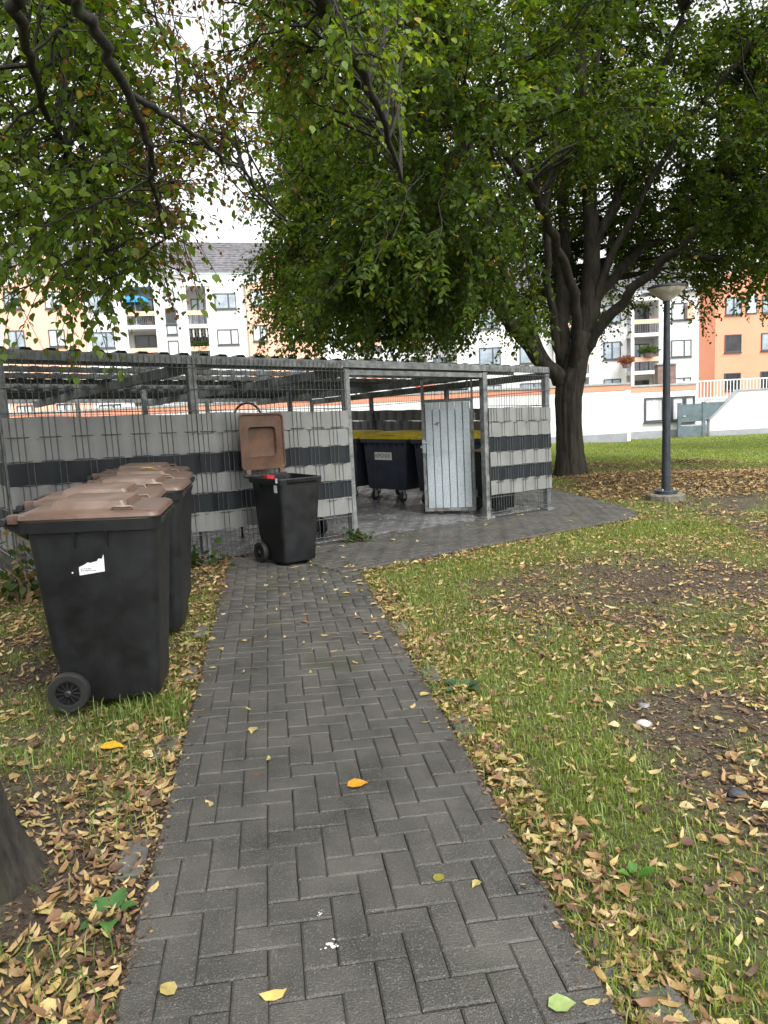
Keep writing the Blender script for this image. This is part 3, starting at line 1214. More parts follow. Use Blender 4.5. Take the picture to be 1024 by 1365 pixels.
def make_container():
    root = empty('waste_container')
    # local: -y is the visible face, x across (0.86), depth 1.0
    mb = MB()
    rings = [rrect(-.36, .36, .06, .86, .20, .05, 4), rrect(-.37, .37, .05, .87, .22, .05, 4), rrect(-.42, .42, .0, .94, .93, .04, 4)]
    mb.loft(rings, True, True)
    mb.build('body', 'container', root, smooth=True, angle=40)
    mb = MB()
    rings = [rrect(-.44, .44, -.03, .97, .925, .03, 3), rrect(-.45, .45, -.04, .98, .935, .03, 3), rrect(-.45, .45, -.04, .98, .985, .03, 3), rrect(-.43, .43, -.02, .96, .99, .03, 3)]
    mb.loft(rings, True, True)
    mb.build('rim_collar', 'container', root, smooth=True, angle=35)
    for k in range(7):
        x = -.36 + k * .12
        g = MB()
        g.add([(x - .006, .012, .84), (x - .006, -.036, .925), (x - .006, .004, .925), (x + .006, .012, .84), (x + .006, -.036, .925), (x + .006, .004, .925)], [(0, 1, 2), (5, 4, 3), (0, 3, 4, 1), (1, 4, 5, 2), (2, 5, 3, 0)])
        g.build('gusset', 'container', root)
    for x in (-.20, .22):
        g = MB()
        g.hexa([(x + dx, yy, z) for z, yb in ((.25, .052), (.86, .008)) for yy in (yb - .010, yb + .02) for dx in (-.012, .012)])
        g.build('rib', 'container', root)
    lid = empty('lid', (0, 0, 0))
    lid.parent = root
    mb = MB()
    rings = [rrect(-.46, .46, -.05, .98, .992, .04, 4), rrect(-.46, .46, -.05, .98, 1.015, .04, 4), rrect(-.42, .42, .0, .95, 1.05, .05, 4), rrect(-.24, .38, .10, .90, 1.09, .08, 4), rrect(-.16, .32, .18, .84, 1.105, .08, 4)]
    mb.loft(rings, True, True)
    mb.build('lid_shell', 'lid_yellow', lid, smooth=True, angle=30)
    g = MB()
    g.tube([(-.12, .02, 1.035), (-.02, -.015, 1.07), (.20, -.015, 1.07), (.32, .02, 1.035)], .016, 6)
    g.build('lid_handle', 'lid_yellow', lid, smooth=True, angle=50)
    for x, y in ((-.29, .13), (.27, .13), (-.29, .80), (.27, .80)):
        c = empty('caster', (x, y, .08))
        c.parent = root
        w_ = MB()
        n_ = 20
        rings = [[Vector((yy, q * math.cos(2 * PI * k / n_), q * math.sin(2 * PI * k / n_))) for k in range(n_)] for q, yy in ((.05, -.02), (.076, -.02), (.08, -.012), (.08, .012), (.076, .02), (.05, .02))]
        w_.loft(rings)
        w_.build('tyre', 'tyre', c, smooth=True, angle=40)
        f_ = MB()
        f_.box(-.033, -.024, -.03, .03, -.02, .145)
        f_.box(.024, .033, -.03, .03, -.02, .145)
        f_.box(-.033, .033, -.03, .03, .146, .156)
        f_.build('fork', 'galv_light', c)
    return root


c1 = make_container()
me = text_mesh('REMONDIS', .105)
xsx = [v.co.x for v in me.vertices]
wd = max(xsx) - min(xsx)


def cont_y(z):
    return .05 - .05 * (z - .22) / (.71)


for v in me.vertices:
    v.co = Vector((v.co.x / wd * .29 - .03, cont_y(.725 + v.co.y * .95) - .0075, .725 + v.co.y * .95))
me.materials.append(MATS['ink'])
plate = MB()
plate.hexa([(x_, cont_y(z) - .006 + dy, z) for z in (.665, .785) for dy in (0, .006) for x_ in (-.20, .14)])
CONT = [(.02, 11.32, None, 'dark blue waste container with yellow lid and white lettered plate'),
        (-.77, 11.92, 0, 'yellow-lidded waste container half hidden by the left gate post'),
        (.81, 10.74, 0, 'yellow-lidded waste container mostly hidden behind the open gate leaf')]
RD = math.atan2(-.60, .80)
for i, (x, y, k, lab) in enumerate(CONT):
    o = c1 if i == 0 else copy_tree(c1)
    stand(o, x, y, RD + (0.03 if i == 1 else (0.04 if i == 2 else 0)), PT)
    tag(o, lab, 'container', 'yellow-lidded waste containers in the enclosure')
pl = plate.build('name_plate', 'paper', c1)
link('lettering', me, None, pl)

# hoop of black hose leaning inside the fence
t_, q_ = -.75, .9
x, y = E2W(t_, q_)
mb = MB()
mb.tube([(-.165, 0, 0), (-.165, 0, 1.35)] + [(-.165 * math.cos(PI * k / 14), 0, 1.35 + .20 * math.sin(PI * k / 14)) for k in range(1, 14)] + [(.165, 0, 1.35), (.165, 0, 0)], .013, 8)
o = mb.build('hose_hoop', 'hose', None, smooth=True)
o.location = (x, y, float(gz(x)) + PT)
o.rotation_euler = (0, 0, GA - .3)
tag(o, 'black arched hose rising above the grey strips inside the enclosure', 'hose')
mb = MB()
mb.box(-.02, .02, -.01, .01, 0, .62)
o = mb.build('white_batten', 'white_metal', None)
x, y = E2W(-.62, .16)
o.location = (x, y, float(gz(x)) + PT)
o.rotation_euler = (R(3), 0, GA)
tag(o, 'white batten leaning behind the wire mesh below the strips', 'batten')

# ------------------------------------------------------------------ lamp post
LX, LY = 4.30, 10.86
lz = float(lawn_z(np.array([LX]), np.array([LY]))[0])
lamp = empty('street_lamp', (LX, LY, lz))
tag(lamp, 'dark slender park lamp post with a frosted cone shade', 'street lamp')
mb = MB()
oct_ = [(.30 * math.cos(R(22.5 + 45 * k)) * .95, .30 * math.sin(R(22.5 + 45 * k)) * .85) for k in range(8)]
mb.loft([[Vector((x * 1.0, y, -.12)) for x, y in oct_], [Vector((x, y, .085)) for x, y in oct_], [Vector((x * .93, y * .93, .105)) for x, y in oct_]])
mb.build('footing', 'concrete', lamp)
mb = MB()
mb.lathe([(.165, .106), (.165, .150), (.155, .158), (.075, .160)], 20)
fl = mb.build('flange', 'lamp_pole', lamp, smooth=True, angle=30)
mb = MB()
for k in range(4):
    a = R(45 + 90 * k)
    mb.lathe([(.016, .160), (.016, .185)], 6, (.125 * math.cos(a), .125 * math.sin(a), 0))
mb.build('bolt', 'galv_light', fl)
mb = MB()
mb.lathe([(.066, .158), (.064, .5), (.056, 1.5), (.047, 2.6), (.043, 2.97)], 20)
mb.build('pole', 'lamp_pole', lamp, smooth=True, angle=40)
mb = MB()
mb.lathe([(.060, 2.95), (.075, 2.97), (.12, 3.00), (.19, 3.055), (.245, 3.105), (.262, 3.125), (.262, 3.135)], 36)
mb.build('lamp_shade', 'lamp_glass', lamp, smooth=True, angle=40)
mb = MB()
mb.lathe([(.268, 3.125), (.275, 3.135), (.272, 3.155), (.22, 3.175), (.10, 3.19), (0.01, 3.195)], 36, cap0=True)
mb.build('lamp_cap', 'lamp_pole', lamp, smooth=True, angle=40)


# ------------------------------------------------------------------ foliage tools
def frames(a, n_):
    """orthonormal frames from axis a and rough normal n_ (arrays)"""
    a = a / (np.linalg.norm(a, axis=1, keepdims=True) + 1e-9)
    n_ = n_ - a * (a * n_).sum(1, keepdims=True)
    n_ = n_ / (np.linalg.norm(n_, axis=1, keepdims=True) + 1e-9)
    return a, np.cross(n_, a), n_


LEAF_SIMPLE = (np.array([(0, 0, 0), (.42, .34, .06), (1, 0, -.04), (.42, -.34, .06)]), np.array([(0, 2, 1), (0, 3, 2)]))
LEAF_FULL = (np.array([(0, 0, 0), (.16, .30, .05), (.50, .40, .07), (.80, .20, .03), (1.05, 0, -.08), (.80, -.20, .03), (.50, -.40, .07), (.16, -.30, .05), (.5, 0, 0)]),
             np.array([(0, 8, 1), (1, 8, 2), (2, 8, 3), (3, 8, 4), (4, 8, 5), (5, 8, 6), (6, 8, 7), (7, 8, 0)]))
BRACT = (np.array([(0, 0, .16), (.22, .17, .06), (.22, -.13, -.02), (.55, .21, .09), (.55, -.19, .0), (.82, .13, .12), (.82, -.15, .06), (1, .03, .26)]),
         np.array([(0, 2, 1), (1, 2, 3), (2, 4, 3), (3, 4, 5), (4, 6, 5), (5, 6, 7)]))


def scatter(tmpl, P, a, n_, size, width=None, curl=None):
    tv, tf = tmpl
    a, b2, n_ = frames(a, n_)
    k = len(tv)
    N = len(P)
    w = size if width is None else width
    up = tv[None, :, 2] * (size[:, None] if curl is None else curl[:, None] * size[:, None])
    V = P[:, None, :] + a[:, None, :] * (tv[None, :, 0] * size[:, None])[..., None] + b2[:, None, :] * (tv[None, :, 1] * w[:, None])[..., None] + n_[:, None, :] * up[..., None]
    F = (tf[None] + (np.arange(N) * k)[:, None, None]).reshape(-1, tf.shape[1])
    return V.reshape(-1, 3), F, k


def thin_tubes(P0, P1, P2, r0, r2):
    """three-sided bent twigs, vectorised; P* (n,3)"""
    N = len(P0)
    d = P2 - P0
    a, b2, n_ = frames(d, np.tile(np.array([[.3, .2, 1.0]]), (N, 1)))
    rings = []
    for P, r in ((P0, r0), (P1, (r0 + r2) / 2), (P2, r2)):
        r = np.broadcast_to(np.asarray(r, float), (N,))
        for k in range(3):
            an = 2 * PI * k / 3
            rings.append(P + (b2 * math.cos(an) + n_ * math.sin(an)) * r[:, None])
    V = np.stack(rings, 1)
    f = []
    for s in range(2):
        for k in range(3):
            f.append((s * 3 + k, s * 3 + (k + 1) % 3, s * 3 + 3 + (k + 1) % 3, s * 3 + 3 + k))
    F = (np.array(f)[None] + (np.arange(N) * 9)[:, None, None]).reshape(-1, 4)
    return V.reshape(-1, 3), F


def unit(v):
    return v / (np.linalg.norm(v, axis=-1, keepdims=True) + 1e-9)


def bez(p0, p1, p2, n_):
    t_ = np.linspace(0, 1, n_)[:, None]
    return p0 * (1 - t_) ** 2 + 2 * p1 * t_ * (1 - t_) + p2 * t_ ** 2


def bark_trunk(name, pts, rad, material, parent, n=28, ridge=.05, seed=3, flare=None, sub=8):
    """trunk with ridged bark and root flare"""
    pts = [Vector(p) for p in pts]
    rs = np.random.default_rng(seed)
    ph = rs.uniform(0, 6.28, 6)
    rings = []
    # resample
    P, Rr = [], []
    for i in range(len(pts) - 1):
        for s in range(sub):
            f_ = s / sub
            P.append(pts[i].lerp(pts[i + 1], f_))
            Rr.append(rad[i] * (1 - f_) + rad[i + 1] * f_)
    P.append(pts[-1])
    Rr.append(rad[-1])
    for i, p in enumerate(P):
        ring = []
        z = p.z - P[0].z
        for k in range(n):
            an = 2 * PI * k / n
            nzv = float(vnoise(an * 9, z * 2.2, .5, seed + 30)) * .9 + float(vnoise(an * 22, z * 5, .5, seed + 31)) * .5 - .7 if n > 40 else 0.0
            w = 1 + ridge * .9 * nzv + ridge * .6 * (math.sin(7 * an + ph[0] + .6 * math.sin(z * 3)) * .5 + .6 * math.sin(11 * an + ph[1] - z * .9) + .5 * math.sin(17 * an + ph[2] + z * 1.7) * .7)
            if flare:
                fz = math.exp(-z / flare[0])
                w += fz * flare[1] * (.55 + .45 * math.sin(4 * an + ph[3]) + .3 * math.sin(7 * an + ph[4]))
            ring.append(Vector((p.x + Rr[i] * w * math.cos(an), p.y + Rr[i] * w * math.sin(an), p.z)))
        rings.append(ring)
    mb = MB()
    mb.loft(rings)
    return mb.build(name, material, parent, smooth=True)


def smooth_poly(pts, rad, sub=5):
    """Catmull-Rom resample"""
    P = np.array(pts, float)
    Rr = np.array(rad, float)
    out, orad = [], []
    n_ = len(P)
    for i in range(n_ - 1):
        p0, p1, p2, p3 = P[max(i - 1, 0)], P[i], P[i + 1], P[min(i + 2, n_ - 1)]
        for s in range(sub):
            t_ = s / sub
            out.append(.5 * ((2 * p1) + (-p0 + p2) * t_ + (2 * p0 - 5 * p1 + 4 * p2 - p3) * t_ ** 2 + (-p0 + 3 * p1 - 3 * p2 + p3) * t_ ** 3))
            orad.append(Rr[i] * (1 - t_) + Rr[i + 1] * t_)
    out.append(P[-1])
    orad.append(Rr[-1])
    return np.array(out), np.array(orad)


def grow(limbs, targets, r_sec, droop, twig_len, twigs_per, leaves_per, leaf_size, palette, name, parent, bark, leafmat, tmpl,
         keep=None, seed=1, branch_r=.03, twig_geo=1.0, brown=None, hang=.5, bias_up=0.0):
    """limbs: list of (pts, rad) arrays. Branches run from the limbs to the targets, twigs leave the branches, leaves sit on the twigs."""
    g = np.random.default_rng(seed)
    nodes = np.concatenate([l[0] for l in limbs])
    nrad = np.concatenate([l[1] for l in limbs])
    tw0, twd, rad_list = [], [], []
    br = MB()
    for T in targets:
        dv = nodes - T
        dist = np.linalg.norm(dv * np.array([1, 1, .8]), axis=1) + np.maximum(0, nodes[:, 2] - T[2] - .6) * .8
        i = int(np.argmin(dist))
        p0 = nodes[i]
        L_ = np.linalg.norm(T - p0)
        mid = (p0 + T) / 2 + np.array([0, 0, droop * L_]) + g.normal(0, .06 * L_, 3)
        c = bez(p0, mid, T, 9)
        c[1:-1] += g.normal(0, .018 * L_, (7, 3))
        r0 = min(nrad[i] * .6, branch_r * (.5 + .35 * L_), .038)
        br.tube([tuple(p) for p in c], list(np.linspace(max(r0, .008), .004, 9)), 5, False)
        # twigs on the outer two thirds
        for k in range(twigs_per):
            u = g.uniform(.25, 1.0) ** .8
            f_ = u * 8
            j = min(int(f_), 7)
            p = c[j] * (1 - (f_ - j)) + c[j + 1] * (f_ - j)
            d = unit(c[j + 1] - c[j])
            d = unit(d * .7 + g.normal(0, .62, 3) + np.array([0, 0, -.12 + bias_up]))
            tw0.append(p)
            twd.append(d)
    tw0, twd = np.array(tw0), np.array(twd)
    if keep is not None:
        m_ = keep(tw0 + twd * twig_len * .5)
        tw0, twd = tw0[m_], twd[m_]
    n_ = len(tw0)
    ln = twig_len * g.uniform(.55, 1.3, n_)
    tip = tw0 + twd * ln[:, None] + np.stack([np.zeros(n_), np.zeros(n_), -.28 * ln], 1)
    mid = tw0 + twd * ln[:, None] * .55
    brm = br.build('branches', bark, parent, smooth=True)
    if twig_geo > 0:
        s = g.random(n_) < twig_geo
        V, F = thin_tubes(tw0[s], mid[s], tip[s], .0045, .0016)
        np_mesh('twigs', V, F, bark, parent)
    # leaves along the twigs
    u = np.linspace(.12, 1.0, leaves_per)[None, :] + g.normal(0, .03, (n_, leaves_per))
    u = np.clip(u, 0, 1.02)[..., None]
    P = tw0[:, None] * (1 - u) ** 2 + 2 * mid[:, None] * u * (1 - u) + tip[:, None] * u ** 2
    dirn = unit(tip - tw0)[:, None]
    side = unit(np.cross(dirn, np.array([0, 0, 1.0]) + g.normal(0, .5, (n_, 1, 3))))
    sg = np.where(np.arange(leaves_per) % 2 == 0, 1, -1)[None, :, None]
    a = unit(dirn * .55 + side * sg * .9 + g.normal(0, .28, (n_, leaves_per, 3)) + np.array([0, 0, -hang]))
    nn = np.cross(a, np.cross(np.array([0, 0, 1.0]), a)) + g.normal(0, .45, (n_, leaves_per, 3))
    P, a, nn = P.reshape(-1, 3), a.reshape(-1, 3), nn.reshape(-1, 3)
    N = len(P)
    sz = leaf_size * g.uniform(.6, 1.25, N)
    P = P + a * (sz * .15)[:, None]
    V, F, k = scatter(tmpl, P, a, nn, sz)
    pal = np.array(palette)
    pick = g.integers(0, len(pal), n_)          # one tint per twig, plus leaf variation
    C = pal[pick].repeat(leaves_per, 0) * g.uniform(.72, 1.28, (N, 1))
    odd = g.random(N)
    C[odd < .012] = np.array([.30, .24, .03])
    if brown is not None:
        bm = brown(tw0).repeat(leaves_per) > g.random(N)
        C[bm] = np.array([.20, .095, .035]) * g.uniform(.6, 1.3, (bm.sum(), 1))
        # withered leaves are small
        V = V.reshape(N, k, 3)
        V[bm] = P[bm][:, None] + (V[bm] - P[bm][:, None]) * .6
        V = V.reshape(-1, 3)
    o = np_mesh('crown', V, F, leafmat, parent, C=np.repeat(C, k, 0))
    o['kind'] = 'stuff'
    return n_, N


# ------------------------------------------------------------------ the big tree
tree_z = float(lawn_z(np.array([3.75]), np.array([14.4]))[0])
big = empty('broadleaf_tree', (0, 0, 0))
tag(big, 'large spreading broadleaf tree with forking trunk behind the bin enclosure', 'tree')
bark_trunk('trunk', [(3.84, 14.5, tree_z - .15), (3.80, 14.48, tree_z + .5), (3.77, 14.42, 1.0), (3.75, 14.35, 1.5), (3.80, 14.3, 1.95), (3.94, 14.25, 2.45), (4.08, 14.2, 2.92), (4.12, 14.2, 3.3)], [.34, .262, .242, .252, .268, .21, .172, .14], 'bark', big, n=90, ridge=.08, flare=(.25, .28), sub=16)
LIMBS = [
    [(3.80, 14.33, 1.62, .14), (3.50, 14.2, 1.95, .20), (3.01, 14.0, 2.42, .17), (2.43, 13.6, 3.0, .15), (1.88, 13.0, 3.59, .12), (1.3, 12.2, 4.25, .08), (0.77, 11.2, 4.67, .05)],
    [(3.80, 14.28, 1.70, .20), (3.93, 14.25, 2.3, .25), (4.09, 14.2, 2.92, .22), (4.17, 14.2, 3.89, .19), (4.14, 14.1, 5.22, .17), (4.07, 14.0, 6.37, .15), (3.88, 13.8, 7.69, .12), (3.75, 13.6, 9.2, .08)],
    [(3.74, 14.40, 1.7, .14), (3.72, 14.5, 2.3, .19), (3.71, 14.7, 3.14, .17), (3.87, 15.0, 4.34, .14), (3.88, 15.2, 5.55, .12), (3.85, 15.2, 6.68, .11), (3.92, 15.1, 8.02, .09), (3.7, 15, 9.45, .06)],
    [(4.05, 14.2, 2.40, .15), (4.57, 13.8, 3.19, .12), (5.14, 13.3, 3.8, .1), (5.71, 12.8, 4.29, .085), (6.17, 12.2, 4.47, .06), (6.6, 11.3, 4.5, .04)],
    [(4.13, 14.25, 3.2, .14), (5.09, 14.7, 4.15, .11), (5.94, 15.0, 5.11, .09), (7.01, 15.4, 6.1, .07), (8.11, 15.8, 6.99, .05)],
    [(4.17, 14.2, 4.2, .12), (4.64, 14.0, 5.17, .1), (4.92, 13.8, 6.01, .08), (5.21, 13.5, 6.88, .06), (5.47, 13.2, 7.8, .05)],
    [(3.82, 14.95, 3.8, .12), (3.34, 14.6, 5.26, .1), (3.04, 14.2, 6.37, .09), (2.84, 13.8, 7.37, .075), (2.75, 13.5, 8.9, .05)],
    [(3.25, 14.15, 2.25, .12), (2.75, 14.9, 3.8, .1), (2.27, 15.4, 5.39, .08), (1.93, 15.6, 7.35, .06), (1.8, 15.6, 8.8, .05)],
    [(3.85, 14.25, 2.0, .15), (3.67, 13.6, 3.14, .12), (3.21, 12.8, 4.05, .1), (2.62, 11.8, 4.65, .08), (1.94, 10.8, 5.01, .05), (1.3, 9.9, 5.0, .03)],
    [(4.0, 14.4, 2.2, .14), (4.77, 15.6, 3.66, .11), (5.33, 16.6, 5.08, .09), (5.69, 17.4, 6.73, .07)],
    [(3.1, 14.0, 2.4, .11), (2.0, 14.2, 3.6, .09), (.6, 14.2, 4.6, .07), (-.8, 13.8, 5.2, .05)],
]
LIMBS += [
    [(3.9, 14.4, 2.1, .12), (4.25, 14.9, 3.4, .10), (4.5, 15.3, 5.0, .085), (4.6, 15.5, 6.8, .07), (4.8, 15.5, 8.8, .05)],
    [(3.6, 14.3, 2.1, .11), (3.35, 14.0, 3.4, .09), (3.2, 13.6, 4.9, .075), (3.3, 13.2, 6.6, .06), (3.2, 12.9, 8.4, .045)],
    [(4.09, 14.2, 2.9, .10), (4.55, 13.9, 4.2, .08), (5.3, 13.5, 5.6, .065), (6.3, 13.0, 6.9, .05), (7.2, 12.6, 7.8, .03)],
    [(3.3, 14.1, 2.2, .10), (2.5, 13.6, 3.6, .08), (1.9, 13.0, 5.2, .065), (1.5, 12.4, 6.8, .05), (1.3, 12.0, 8.2, .03)],
]
limbs = [smooth_poly([p[:3] for p in l], [p[3] * .80 for p in l], 5) for l in LIMBS]
for P, Rr in limbs:
    P[1:-1] += rng.normal(0, .025, (len(P) - 2, 3))
    mb = MB()
    mb.tube([tuple(p) for p in P], list(Rr), 12)
    mb.build('limb', 'bark', big, smooth=True)


def big_targets(N):
    out = []
    g = np.random.default_rng(5)
    c = np.array([3.4, 14.0])
    while len(out) < N:
        an = g.uniform(0, 2 * PI)
        rmax = 6.3 + .8 * math.sin(an * 3 + 1) + .5 * math.sin(an * 5)
        r = rmax * g.uniform(.18, 1) ** .55
        x, y = c[0] + r * math.cos(an), c[1] + r * math.sin(an)
        if y > 16.5 and g.random() < .2:
            continue
        lo = 3.35 - .55 * (r / rmax) ** 2 + .35 * math.sin(an * 4 + 2) * (r / rmax)
        hi_ = 11.5 * math.sqrt(max(0, 1 - (r / (rmax + .4)) ** 2)) + 2.0
        if hi_ <= lo:
            continue
        z = lo + (hi_ - lo) * g.random() ** 1.35
        if y < 6.8:
            continue
        # foliage is thin in front of the great limbs
        if y < 14.2 and 2.6 < x < 5.2 and z < 7.5 and g.random() < .55:
            continue
        if y < 11.9 and x > 2.4 and z < 5.0:
            continue
        if x > 4.8 and z < 3.75 and g.random() < .8:
            continue
        out.append((x, y, z))
    # fuller upper right and back of the crown
    for k in range(230):
        x, y = g.uniform(2.5, 9.6), g.uniform(13.2, 18.5)
        out.append((x, y, g.uniform(4.6, 10.2)))
    for k in range(60):
        x, y = g.uniform(-2.5, 2.5), g.uniform(11.5, 17)
        out.append((x, y, g.uniform(5.5, 10.0)))
    # drooping skirts that hang over the shed roof
    for k in range(50):
        an = g.uniform(R(185), R(258))
        r = g.uniform(3.2, 5.6)
        x, y = c[0] + r * math.cos(an), c[1] + r * math.sin(an)
        if y > 7.6:
            out.append((x, y, g.uniform(2.5, 3.4)))
    return np.array(out)


PAL_BIG = [(.054, .098, .012), (.068, .116, .015), (.042, .080, .011), (.088, .132, .017), (.060, .104, .013)]


def keep_big(P):
    """leaves stay clear of the lamp post and of the facade seen under the crown on the right"""
    near_lamp = (P[:, 0] > 2.3) & (P[:, 1] < 11.6) & (P[:, 2] < 4.6)
    low = (P[:, 2] < 2.15)
    return ~(near_lamp | low)


nb = grow(limbs, big_targets(720), 1, .10, .58, 20, 15, .088, PAL_BIG, 'broadleaf_tree', big, 'bark', 'leaf_far', LEAF_SIMPLE, keep=keep_big, seed=8, branch_r=.028, twig_geo=.6, hang=.45)
print('big tree twigs, leaves', nb)

# ------------------------------------------------------------------ the near tree, overhanging from the left
near = empty('lime_tree', (0, 0, 0))
tag(near, 'near lime tree with mossy trunk foot, its leafy branches overhanging from above', 'tree')
nz_ = float(lawn_z(np.array([-1.5]), np.array([1.95]))[0])
bark_trunk('trunk', [(-1.55, 1.93, nz_ - .15), (-1.55, 1.93, .4), (-1.62, 1.9, 1.2), (-1.72, 1.8, 2.2), (-1.8, 1.75, 3.2), (-1.8, 1.75, 4.2)], [.385, .335, .29, .27, .25, .16], 'bark_near', near, n=140, ridge=.07, seed=9, flare=(.2, .30), sub=26)
NL = [
    [(-1.78, 1.8, 2.9, .12), (-1.45, 2.3, 3.35, .07), (-1.17, 3.0, 3.26, .032), (-1.17, 3.2, 3.18, .028), (-1.12, 3.4, 3.08, .025), (-1.1, 3.7, 2.95, .021), (-1.12, 3.95, 2.86, .016), (-1.22, 4.3, 2.75, .012), (-1.3, 4.8, 2.6, .007)],
    [(-1.1, 3.62, 2.98, .018), (-1.02, 3.9, 3.0, .015), (-.93, 4.3, 3.01, .012), (-.77, 4.9, 2.96, .009), (-.6, 5.5, 2.85, .006)],
    [(-1.8, 1.85, 3.2, .11), (-1.6, 2.6, 3.5, .06), (-1.50, 3.3, 3.36, .035), (-1.58, 3.7, 3.30, .025), (-1.74, 4.2, 3.26, .018), (-1.9, 4.9, 3.1, .012), (-2.1, 5.6, 2.85, .008)],
    [(-1.8, 1.75, 3.6, .13), (-1.2, 2.8, 4.3, .09), (-.6, 4.0, 4.35, .07), (-.2, 5.0, 4.0, .05), (.1, 5.9, 3.75, .03), (.3, 6.6, 3.4, .015)],
    [(-1.8, 1.75, 3.9, .12), (-2.4, 3.0, 4.6, .08), (-2.8, 4.4, 4.6, .06), (-3.2, 5.8, 4.2, .035), (-3.4, 6.8, 3.6, .015)],
    [(-1.8, 1.75, 4.0, .12), (-1.4, 2.5, 5.2, .09), (-1.0, 3.6, 6.0, .06), (-.7, 4.8, 6.2, .03)],
    [(-1.8, 1.75, 3.9, .12), (-.9, 1.2, 4.8, .08), (.3, .6, 5.2, .05), (1.5, .3, 5.0, .03)],
    [(-1.8, 1.75, 3.9, .12), (-3.0, 1.2, 4.7, .08), (-4.2, .8, 4.9, .05), (-5.2, .6, 4.6, .03)],
    [(-1.8, 1.75, 3.9, .12), (-1.8, .4, 4.8, .08), (-1.6, -1.2, 5.0, .05), (-1.3, -2.6, 4.6, .03)],
    [(-1.8, 1.75, 4.1, .13), (-1.8, 1.8, 6.0, .09), (-1.7, 2.0, 8.0, .05)],
]
nlimbs = [smooth_poly([p[:3] for p in l], [p[3] for p in l], 5) for l in NL]
for P, Rr in nlimbs:
    P[1:-1] += rng.normal(0, .012, (len(P) - 2, 3))
    mb = MB()
    mb.tube([tuple(p) for p in P], list(Rr), 10)
    mb.build('limb', 'bark_near', near, smooth=True)


def near_targets(N, seed=6):
    out = []
    g = np.random.default_rng(seed)
    while len(out) < N:
        an = g.uniform(0, 2 * PI)
        rmax = 5.2 + .5 * math.sin(3 * an)
        r = rmax * g.uniform(.12, 1) ** .6
        x, y = -1.9 + r * math.cos(an), 2.2 + r * math.sin(an)
        lo = 3.3 - .75 * (r / rmax) ** 2
        hi_ = 6.5 * math.sqrt(max(0, 1 - (r / (rmax + .3)) ** 2)) + 3.0
        z = lo + (hi_ - lo) * g.random() ** 1.5
        if y > 2.0 and (z - CAM_H) / y < .85 and abs(x / y) < .7:
            continue          # the sprays on this side hang lower, below
        if y > 1.5 and x > .3:
            continue
        out.append((x, y, z))
    # hanging sprays on the path side of the crown
    k = 0
    while k < 215:
        y = g.uniform(4.0, 7.4)
        sx, h = g.uniform(-.62, .06), g.uniform(.15, .72)
        if h < (.15 if sx < -.30 else (.20 if sx < -.22 else (.34 if sx < -.12 else .42))):
            continue
        if g.random() < .25 and sx < -.36:
            continue
        out.append((sx * y, y, CAM_H + h * y))
        k += 1
    for k in range(95):
        y = g.uniform(4.4, 7.4)
        sx, h = g.uniform(-.37, -.10), g.uniform(.22, .72)
        if h < .42 and sx > -.2:
            continue
        out.append((sx * y, y, CAM_H + h * y))
    return np.array(out)


def keep_near(P):
    """no leaf right in front of the lens, and a ragged right hand border of the overhang"""
    d = np.linalg.norm(P - np.array([0, 0, CAM_H]), axis=1)
    s = P[:, 0] / np.maximum(P[:, 1], .1)
    front = P[:, 1] > .3
    h = (P[:, 2] - CAM_H) / np.maximum(P[:, 1], .1)
    too_near = front & (d < 3.3) & (h < 1.0)
    right = front & (P[:, 1] > 2) & (s > .06 + .04 * np.sin(P[:, 2] * 5)) & (h < .9)
    lowr = front & (P[:, 1] > 2) & (s > -.24) & (h < .26)
    return ~(too_near | right | lowr)


def brown_near(P):
    s = P[:, 0] / np.maximum(P[:, 1], .1)
    h = (P[:, 2] - CAM_H) / np.maximum(P[:, 1], .1)
    return .65 * ((P[:, 1] > 3.5) & (s > -.31) & (s < -.10) & (h > .20)) + .02


PAL_NEAR = [(.095, .165, .020), (.125, .198, .026), (.082, .145, .020), (.150, .215, .030), (.105, .175, .026)]
nb = grow(nlimbs, near_targets(160), 1, .10, .42, 10, 10, .053, PAL_NEAR, 'lime_tree', near, 'bark_near', 'leaf_near', LEAF_FULL, keep=keep_near, seed=15, branch_r=.014, twig_geo=1.0, brown=brown_near, hang=.75)
print('near tree twigs, leaves', nb)

# ------------------------------------------------------------------ yellowing tree at the right edge
yel = empty('yellowing_tree', (0, 0, 0))
tag(yel, 'yellow-green tree whose crown reaches in above the orange house', 'tree')
yz = float(gz(14.2))
bark_trunk('trunk', [(14.2, 21.5, yz - .1), (14.2, 21.5, 2.0), (14.1, 21.5, 4.0)], [.30, .24, .18], 'bark', yel, n=24, seed=4, flare=(.3, .3))
YL = [[(14.1, 21.5, 3.6, .14), (12.8, 21.4, 5.2, .08), (11.2, 21.3, 6.0, .04)], [(14.1, 21.5, 3.8, .14), (14.3, 21.2, 6.0, .09), (14.2, 21, 8.5, .04)], [(14.1, 21.5, 3.8, .12), (15.6, 21.6, 5.5, .07), (17, 21.8, 6.5, .03)],
      [(14.1, 21.5, 3.6, .12), (13.4, 20.2, 5.2, .07), (12.6, 19.2, 6.0, .03)]]
ylimbs = [smooth_poly([p[:3] for p in l], [p[3] for p in l], 4) for l in YL]
for P, Rr in ylimbs:
    MB().tube([tuple(p) for p in P], list(Rr), 8).build('limb', 'bark', yel, smooth=True)
g = np.random.default_rng(77)
yt = []
while len(yt) < 110:
    p = g.uniform(-1, 1, 3)
    if .15 < np.linalg.norm(p) < 1:
        yt.append((14.0 + 3.5 * p[0], 21.4 + 3.2 * p[1], 6.9 + 3.0 * p[2]))
